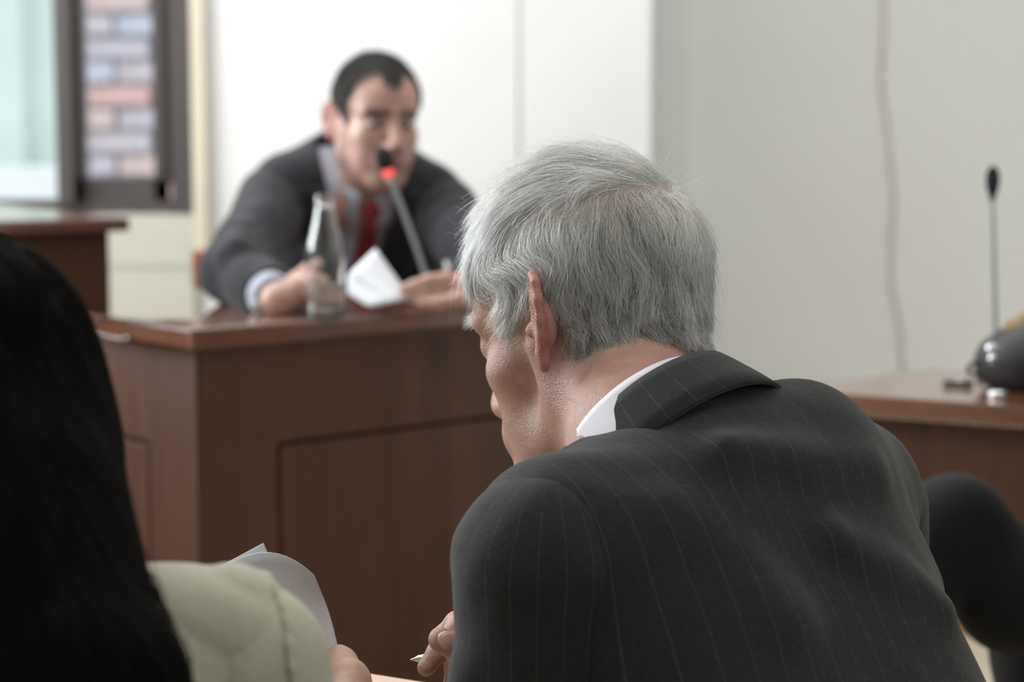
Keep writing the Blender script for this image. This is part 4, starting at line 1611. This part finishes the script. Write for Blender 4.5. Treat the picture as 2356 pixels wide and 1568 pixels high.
wj = build_solid('jacket', jk, .005, M['suit'], witness, fn=lambda P: np.maximum(jk.f(P) + .002 * waves(P, 31, 40), -vee(P)), relax=2)
for s_ in (-1, 1):
    g = []
    for t in np.linspace(0, 1, 18):
        zz = .015 - .285 * t
        xi = np.interp(zz, [-.30, -.27, .02, .08], [-.05, .0, .066, .085]) * s_ + np.interp(zz, [-.27, .0], [0, .016])
        wd = (.020 + .052 * math.sin(min(1, (1 - t) * 1.25 + .05) * PI * .55)) * (1 if t < .93 else .5)
        row = []
        for u in np.linspace(0, 1, 5):
            x_ = xi + s_ * wd * u
            # find the jacket's front surface there
            yy = np.linspace(.12, -.12, 60)
            pts = wN + np.stack([np.full(60, x_), yy, np.full(60, zz)], 1) @ WT.T
            hit = np.argmax(jk.f(pts) < 0)
            row.append(wN + WT @ np.array([x_, yy[hit] + .007 - .003 * u, zz]))
        g.append(row)
    sheet('lapel', g, .004, M['suit'], wj)
sleeve('sleeve', wSR, wER, wWR + (wER - wWR) * .22, wj, M['suit'], r=(.064, .053, .043), res=.005, seed=41, amp=.004, stripe=False)
sleeve('sleeve', wSL, wEL, wWL + (wEL - wWL) * .30, wj, M['suit'], r=(.064, .055, .043), res=.005, seed=43, amp=.004, stripe=False)
for w_, e_ in ((wWR, wER), (wWL, wEL)):
    d = (e_ - w_) / np.linalg.norm(e_ - w_)
    lathe('shirt_cuff', [(.0335, 0), (.036, .001), (.037, .05), (.034, .06)], w_ + d * .008, M['shirt_blue'], witness, 28, axis=d)
bp_ = at(588, 703, 3.035)
lathe('cuff_button', [(.002, -.002), (.0085, -.002), (.009, 0), (.006, .002)], bp_, M['button'], wj, 18, axis=(0, -1, .15))
# shirt collar and tie
cf = np.array([0, .857, .515])
cf /= np.linalg.norm(cf)
cside = WT[:, 0] - cf * (WT[:, 0] @ cf)
cside /= np.linalg.norm(cside)
cup = np.cross(cf, cside)
cup = cup if cup[2] > 0 else -cup
collar('shirt_collar', at(855, 392, 3.50), cf, cside, cup, [(.056, -.034), (.060, -.006), (.0615, .0), (.0645, .0), (.067, -.010), (.078, -.046)], M['shirt_blue'], witness, -2.92, 2.92, drop=(0, 1), squash=(1.30, 1.02))


def tie_pt(x_, zz, lift_):
    yy = np.linspace(.14, -.12, 80)
    pts = wN + np.stack([np.full(80, x_), yy, np.full(80, zz)], 1) @ WT.T
    hit = np.argmax(shirt_s.f(pts) < 0)
    return wN + WT @ np.array([x_, yy[hit] + lift_, zz])


g = []
for t in np.linspace(0, 1, 16):
    zz = -.048 - .27 * t
    hw = np.interp(t, [0, .06, .1, 1], [.012, .011, .013, .040])
    g.append([tie_pt(.030 * t * 0 + u * hw, zz, .010 - .003 * abs(u)) for u in (-1, -.5, 0, .5, 1)])
tie = sheet('necktie', g, .004, M['tie'], witness)
kn = Solid()
kn.R = WT
kn.o = tie_pt(0, -.042, .012)
kn.cone((0, 0, .014), (0, .003, -.014), .0185, .0115, .01)
build_solid('tie_knot', kn, .003, M['tie'], tie)
hL, hR = wP + np.array([.09, 0, 0]), wP + np.array([-.09, 0, 0])
kL, kR = hL + [.05, -.22, .02], hR + [-.05, -.22, .02]
aL, aR = kL + [0, .06, -.36], kR + [0, .06, -.36]
aL[2] = aR[2] = .185
seated_legs('trousers', hL, hR, kL, kR, aL, aR, M['suit'], witness, .01, r=(.080, .06, .045))
for a in (aL, aR):
    shoe(np.array([a[0], a[1], .178]), (0, -1, 0), witness)

# his chair with an orange-brown wooden back
ch = empty('wooden_chair', (wP[0], wP[1] + .02, .10), 'orange-brown wooden armchair the witness sits on', 'chair')
cx, cy = wP[0], wP[1] + .02
box('seat', (cx - .25, cy - .20, .39), (cx + .25, cy + .26, .43), M['orange_wood'], ch, .006)
for x in (-.23, .23):
    for y_ in (-.18, .24):
        box('leg', (cx + x - .02, cy + y_ - .02, .10), (cx + x + .02, cy + y_ + .02, .39 if y_ < 0 else .90), M['orange_wood'], ch, .003)
bz0, bz1 = at(440, 650, 3.9)[2], at(440, 577, 3.9)[2]
xb0 = at(437, 600, 3.9)[0]
box('backrest', (xb0, cy + .20, bz1 - .075), (2 * cx - xb0, cy + .235, bz1), M['orange_wood'], ch, .006)
for i in range(5):
    xx = cx - .18 + .09 * i
    box('spindle', (xx - .012, cy + .21, .43), (xx + .012, cy + .228, bz1 - .075), M['orange_wood'], ch, .002)

# the folded paper in his hands
def lerp(a, b, t):
    return np.array(a) * (1 - t) + np.array(b) * t


pa0, pa1, pa2, pa3 = at(800, 632, 3.085), at(864, 571, 3.12), at(948, 690, 3.070), at(905, 694, 3.040)
g = [[lerp(lerp(pa0, pa1, u), lerp(pa3, pa2, u), v) for u in np.linspace(0, 1, 6)] for v in np.linspace(0, 1, 9)]
pp = tag(sheet('folded_paper', g, .0008, M['paper']), 'folded white sheet of paper held by the witness', 'paper')
q0_, q1_, q2_, q3_ = at(800, 633, 3.085), at(905, 694.5, 3.040), at(850, 706, 3.030), at(798, 676, 3.050)
g = [[lerp(lerp(q0_, q1_, u), lerp(q3_, q2_, u), v) for u in np.linspace(0, 1, 6)] for v in np.linspace(0, 1, 5)]
sheet('lower_fold', g, .0008, M['paper'], pp)


# ------------------------------------------------------------------ long-haired woman in front on the left
fO = at(-215, 1015, 1.24)
fR = rot_from((.22, .97), math.radians(22))
fN = at(-20, 1352, 1.18)
fSR = at(518, 1486, 1.215)
fSL = fN + (fN - fSR) * np.array([.95, .95, 0]) + np.array([0, 0, fSR[2] - fN[2]])
fP = fN + np.array([0, -.06, -.44])
fP[2] = .535
FT = torso_frame(fSL, fSR, fN, fP)
fER = fSR + np.array([.030, .06, -.235])
fWR = at(795, 1670, 1.63)
fWR[2] = max(fWR[2], LZ + .026)
fEL = fSL + np.array([-.03, .10, -.24])
fWL = fEL + np.array([.12, .20, .0])
FS = Solid()
add_head(FS, fR, fO, .95, .003, -.006, neck_to=fN + np.array([0, -.01, .0]), neck_r=.047)
FS.cone(fN, fP, .040, .05, .05)
FS.cone(fSL * .9 + fSR * .1, fSR * .9 + fSL * .1, .03, .03, .04)
FS.chain([fSR, fER, fWR], [.030, .028, .020], .02)
FS.chain([fSL, fEL, fWL], [.030, .028, .020], .02)
# right hand closing on the papers
h0 = at(778, 1590, 1.69)
h0[2] = max(h0[2], LZ + .024)
FS.cone(fWR, h0, .019, .018, .012)
for i in range(4):
    FS.chain([h0, at(764 + 9 * i, 1540 + 8 * i, 1.700 - .008 * i), at(760 + 7 * i, 1526 + 9 * i, 1.705 - .008 * i), at(752 + 7 * i, 1530 + 8 * i, 1.70 - .008 * i)], [.014, .0085, .0078, .0066], .004)
FS.chain([h0, at(775, 1555, 1.66), at(752, 1542, 1.655)], [.014, .0095, .0078], .005)
h1 = fWL + np.array([.05, .05, -.005])
FS.cone(fWL, h1, .020, .020, .012)
for i in range(4):
    FS.chain([h1, h1 + np.array([.035 - .012 * i, .035 + .008 * i, .0]), h1 + np.array([.055 - .014 * i, .055 + .012 * i, -.012])], [.014, .0085, .007], .004)
FS.chain([h1, h1 + np.array([.035, -.005, .0]), h1 + np.array([.06, .0, -.006])], [.014, .0095, .0075], .004)
woman = build_solid('person', FS, .004, M['skin'], relax=1, colour=skin_colour(fR, fO, (.46, .28, .21), (.42, .2, .16), (.40, .14, .13), 0, (.03, .02, .018), lambda L: smooth01(L[:, 2], .05, .07), .95))
tag(woman, 'woman with long straight dark hair and beige jacket, seen from behind beside the papers', 'person')
# beige jacket
BJ = Solid(FT, fN)
bl_, br_ = FT.T @ (fSL - fN), FT.T @ (fSR - fN)
BJ.ell((0, .01, -.19), (.145, .090, .16), k=.03)
BJ.cone((0, .0, -.030), br_ * .98, .050, .0495, .05)
BJ.cone((0, .0, -.030), bl_ * .90, .050, .046, .04)
BJ.cone((-.06, .01, -.12), (-.06, .015, -.35), .078, .085, .05)
BJ.cone((.06, .01, -.12), (.06, .015, -.35), .078, .085, .05)
BJ.ell((0, .01, -.42), (.16, .11, .09), k=.05)
bj = build_solid('jacket', BJ, .004, M['beige_cotton'], woman, fn=lambda P: BJ.f(P) + .0022 * waves(P, 51, 60) + .0026 * waves(P @ np.array([[1, 0, 0], [0, 1, 0], [.9, 0, 1.0]]) * np.array([.5, 1, 2.0]), 52, 80) + .0032 * (1 - np.abs(np.sin(P @ np.array([32., 20., 58.]) + 2.2 * waves(P, 53, 30)))) ** 4, relax=1)
sleeve('sleeve', fSR + np.array([.012, .0, -.010]), fER, fWR + (fER - fWR) * .25, bj, M['beige_cotton'], r=(.050, .048, .036), res=.004, seed=61, amp=.0026, stripe=False, cap=None)
sleeve('sleeve', fSL + np.array([-.010, .0, -.006]), fEL, fWL + (fEL - fWL) * .25, bj, M['beige_cotton'], r=(.056, .050, .036), res=.005, seed=63, amp=.0026, stripe=False)
# raised, slightly puckered seam along the armhole
sxa = FT[:, 0]
S2 = Solid()
S2.cone(fSR + np.array([.012, .0, -.010]), fER, .050, .048, .02)
seamf = lambda P: np.minimum(BJ.f(P), S2.f(P))
wel = []
for t in np.linspace(-1.2, 3.6, 90):
    q = fSR + sxa * (.036 + .004 * math.cos(t)) + (FT[:, 2] * math.sin(t) - FT[:, 1] * math.cos(t)) * .055
    q = q[None]
    for _ in range(5):
        q = q - np.minimum(seamf(q), .02)[:, None] * grad(seamf, q, .003)
    wel.append(q[0])
wel = np.array(wel)
tube('armhole_seam', wel + waves(wel, 66, 500)[:, None] * .0006, .0030 + .0006 * np.sin(np.arange(90) * 1.1), M['beige_cotton'], bj, 8)
hL, hR = fP + FT @ np.array([-.085, .01, 0]), fP + FT @ np.array([.085, .01, 0])
kL, kR = hL + [-.02, .38, -.01], hR + [.02, .38, -.01]
aL, aR = kL + [0, .03, 0], kR + [0, .03, 0]
aL[2] = aR[2] = .10
seated_legs('trousers', hL, hR, kL, kR, aL, aR, M['suit_black'], woman, .01, r=(.078, .055, .04))
for a in (aL, aR):
    shoe(np.array([a[0], a[1], .078]), (0, 1, 0), woman)
# hair: a solid under-layer with strands lying on it
HM = Solid()
hm = lambda px, py, d=1.20: at(px, py, d)
HM.R, HM.o = np.eye(3), np.zeros(3)
c0 = fO + fR @ np.array([0, -.010, .050])
HM.ell(c0, (.090, .108, .094), fR, k=.001)
HM.cone(hm(-30, 850, 1.21), hm(24, 1040, 1.18), .049, .050, .03)
HM.cone(hm(24, 1040, 1.18), hm(-45, 1190, 1.15), .050, .0440, .03)
HM.cone(hm(-45, 1190, 1.15), hm(25, 1330, 1.11), .044, .042, .03)
HM.cone(hm(25, 1330, 1.11), hm(215, 1600, 1.06), .044, .046, .04)
HM.cone(hm(-60, 820, 1.17), hm(-60, 1250, 1.12), .065, .065, .05)
HM.cone(hm(-320, 900, 1.22), hm(-340, 1250, 1.15), .070, .060, .05)
HM.cone(hm(-60, 1250, 1.11), hm(0, 1680, 1.05), .065, .072, .06)
HM.cone(hm(-340, 1250, 1.12), hm(-320, 1680, 1.07), .060, .06, .06)
face_cut = Solid()
face_cut.ell(fO + fR @ np.array([0, .095, -.03]), (.062, .075, .10), fR, k=.001)
hmf = lambda P: np.maximum(HM.f(P) + .002 * waves(P * np.array([1, 1, .12]), 71, 190), -face_cut.f(P))
hair_mass = build_solid('hair', HM, .005, M['black_hair_mass'], woman, fn=hmf, relax=1)
# strands lie along the under-layer, combed straight down
cand = verts_of(hair_mass)
cand = cand[(cand[:, 1] < fO[1] + .06)]
pick = cand[rng.choice(len(cand), 7000)]
pts_ = [pick]
p = pick
vx = rng.normal(size=(7000, 1)) * .0004
for i in range(13):
    N = grad(HM.f, p, .004)
    d = np.array([0.0, 0, -1.0]) - N * (-N[:, 2:3])
    d = norm(d + np.array([.10, 0, 0]) * smooth01(-(p[:, 2:3] - fO[2]), .06, .30) + rng.normal(size=(7000, 1)) * .02)
    p = p + d * .020
    p = p + grad(HM.f, p, .004) * np.clip(.0014 - HM.f(p), -.02, .02)[:, None]
    pts_.append(p)
curves_object('hair_strands', np.stack(pts_, 1), np.full(7000, .00035), rng.uniform(0, 1, 7000) ** 2, M['black_hair'], woman)
# loose wisps at the ends, over the shoulder
ws_ = []
for i in range(90):
    u = rng.uniform()
    a = hm(250 + 30 * u + rng.normal() * 6, 1180 + 120 * u, 1.13)
    b = hm(300 + 60 * u + rng.normal() * 14, 1330 + 40 * u + rng.normal() * 20, 1.13 + .02 * rng.normal())
    c = hm(345 + 70 * u + rng.normal() * 20, 1460 + 80 * u, 1.11)
    e_ = hm(380 + 70 * u + rng.normal() * 25, 1600, 1.10)
    ws_.append(catmull([a, b, c, e_], 5))
curves_object('loose_wisps', np.array(ws_), np.full(90, .00032), rng.uniform(0, .7, 90), M['black_hair'], woman)

# the papers she holds
A0, A1, A2 = at(470, 1332, 1.60), at(620, 1279, 1.63), at(722, 1322, 1.66)
B0, B1, B2 = at(560, 1560, 1.58), at(680, 1545, 1.63), at(782, 1512, 1.69)
g = []
for v in np.linspace(0, 1, 12):
    r_ = []
    for u in np.linspace(0, 1, 12):
        top_ = lerp(lerp(A0, A1, u), lerp(A1, A2, u), u) + np.array([0, 0, .012]) * math.sin(u * PI)
        bot_ = lerp(lerp(B0, B1, u), lerp(B1, B2, u), u)
        r_.append(lerp(top_, bot_, v) + np.array([.0, .03, 0]) * math.sin(v * PI) * .5)
    g.append(r_)
tag(sheet('paper_sheet', g, .0006, M['paper']), 'curved white sheet in front, held by the woman\'s right hand', 'paper', 'sheets held by the woman')
g = []
A0, A1, B0, B1 = at(470, 1322, 1.66), at(606, 1249, 1.69), at(560, 1500, 1.66), at(690, 1500, 1.72)
for v in np.linspace(0, 1, 8):
    g.append([lerp(lerp(A0, A1, u), lerp(B0, B1, u), v) + np.array([0, .02, 0]) * math.sin(v * 2) for u in np.linspace(0, 1, 8)])
tag(sheet('paper_sheet', g, .0006, M['paper']), 'second sheet behind, one corner sticking up past the curved sheet', 'paper', 'sheets held by the woman')

# ------------------------------------------------------------------ seated man at the right edge, only his crossed leg in view
rP = at(3010, 1480, 2.36)
rP[2] = .56
rN = rP + np.array([.14, .02, .49])
rSL, rSR = rN + np.array([-.12, .15, -.07]), rN + np.array([.06, -.20, -.07])
RT = torso_frame(rSL, rSR, rN, rP)
rO = rN + np.array([-.04, 0, .14])
rR = rot_from((-.85, .3), math.radians(5))
RS = Solid()
add_head(RS, rR, rO, 1.0, .0, 0, neck_to=rN + np.array([.02, 0, .0]), neck_r=.054)
RS.cone(rN, rP, .045, .05, .05)
RS.cone(rSL, rSR, .04, .04, .05)
rEL, rER = rSL + np.array([-.02, .05, -.26]), rSR + np.array([.05, -.05, -.26])
rWL, rWR = rEL + np.array([-.17, -.06, -.10]), rER + np.array([-.18, .05, -.08])
for a in ([rSL, rEL, rWL], [rSR, rER, rWR]):
    RS.chain(a, [.036, .034, .025], .02)
    w_ = a[2]
    RS.cone(w_, w_ + np.array([-.06, .0, -.02]), .024, .024, .01)
    for i in range(4):
        o_ = np.array([0, -.028 + .018 * i, 0])
        RS.chain([w_ + np.array([-.05, 0, -.01]), w_ + np.array([-.085, 0, -.022]) + o_, w_ + np.array([-.115, 0, -.035]) + o_, w_ + np.array([-.135, 0, -.05]) + o_], [.016, .0100, .009, .0075], .004)
    RS.chain([w_, w_ + np.array([-.03, .045 if a[0] is rSR else -.045, -.01]), w_ + np.array([-.07, .05 if a[0] is rSR else -.05, -.03])], [.016, .0115, .009], .004)
rman = build_solid('person', RS, .004, M['skin'], relax=1, colour=skin_colour(rR, rO, (.47, .285, .235), (.44, .19, .16), (.36, .15, .14), .1, (.05, .045, .042), hair_cover_wit))
tag(rman, 'seated person in black suit at the right edge, only the crossed leg in view', 'person')
RJ = Solid(RT, rN)
RJ.ell((0, .03, -.18), (.17, .12, .19), k=.03)
RJ.cone((0, .03, -.10), (0, .03, -.42), .11, .13, .06)
RJ.cone((0, .01, -.03), RT.T @ (rSL - rN), .056, .056, .05)
RJ.cone((0, .01, -.03), RT.T @ (rSR - rN), .056, .056, .05)
RJ.ell((0, .03, -.40), (.18, .13, .13), k=.06)
rj = build_solid('jacket', RJ, .007, M['suit_black'], rman)
sleeve('sleeve', rSL, rEL, rWL, rj, M['suit_black'], res=.007, stripe=False, r=(.07, .06, .045))
sleeve('sleeve', rSR, rER, rWR, rj, M['suit_black'], res=.007, stripe=False, r=(.07, .06, .045))
hc_ = Solid()
hc_.ell(rO + rR @ np.array([0, -.012, .055]), (.082, .100, .086), rR, k=.001)
hcut = Solid()
hcut.ell(rO + rR @ np.array([0, .085, -.01]), (.075, .075, .085), rR, k=.001)
build_solid('hair', hc_, .005, M['dark_gap'], rman, fn=lambda P: np.maximum(np.maximum(hc_.f(P), -hcut.f(P)), (rO[2] - .03) - P[:, 2] + (P - rO) @ rR[:, 1] * .4))
LS = Solid()
rk1 = at(2196, 1212, 2.42)
ra1 = at(2010, 1560, 2.34)
rh1 = rP + np.array([-.02, -.06, .02])
LS.cone(rh1, at(2330, 1358, 2.42), .092, .069, .03)
LS.cone(at(2330, 1358, 2.42), rk1, .069, .052, .03)
LS.cone(rk1, at(2150, 1225, 2.40), .054, .052, .03)
LS.cone(rk1, ra1, .055, .040, .03)
LS.cone(at(2215, 1390, 2.40), at(2262, 1428, 2.41), .010, .012, .012)
rk2 = at(2398, 1490, 2.50)
rh2 = rP + np.array([-.02, .10, -.01])
LS.cone(rh2, rk2, .095, .062, .03)
ra2 = np.array([rk2[0] - .01, rk2[1], .10])
LS.cone(rk2, ra2, .056, .042, .03)
LS.cone(rh1, rh2, .10, .10, .05)
build_solid('trousers', LS, .005, M['suit_black'], rman, fn=lambda P: LS.f(P) + .002 * waves(P, 81, 45))
shoe(np.array([ra2[0], ra2[1], .078]), (-.9, .2, 0), rman)
sh = Solid()
sh.cone(ra1 + [-.005, -.01, -.03], ra1 + [-.10, .0, -.07], .038, .032, .02)
sh.cone(ra1 + [.02, 0, -.05], ra1 + [-.10, .0, -.07], .032, .030, .02)
build_solid('shoe', sh, .006, M['shoe'], rman)
rc = empty('side_chair', (rP[0] + .03, rP[1] + .02, 0), 'dark wooden chair under the person in black at the right edge', 'chair')
box('seat', (rP[0] - .18, rP[1] - .20, .42), (rP[0] + .26, rP[1] + .24, .45), M['mahogany'], rc, .005)
for x in (-.16, .24):
    for y_ in (-.18, .22):
        box('leg', (rP[0] + x - .018, rP[1] + y_ - .018, 0), (rP[0] + x + .018, rP[1] + y_ + .018, .42 if x < 0 else .88), M['mahogany'], rc, .003)
box('backrest', (rP[0] + .232, rP[1] - .18, .66), (rP[0] + .254, rP[1] + .22, .86), M['mahogany'], rc, .004)
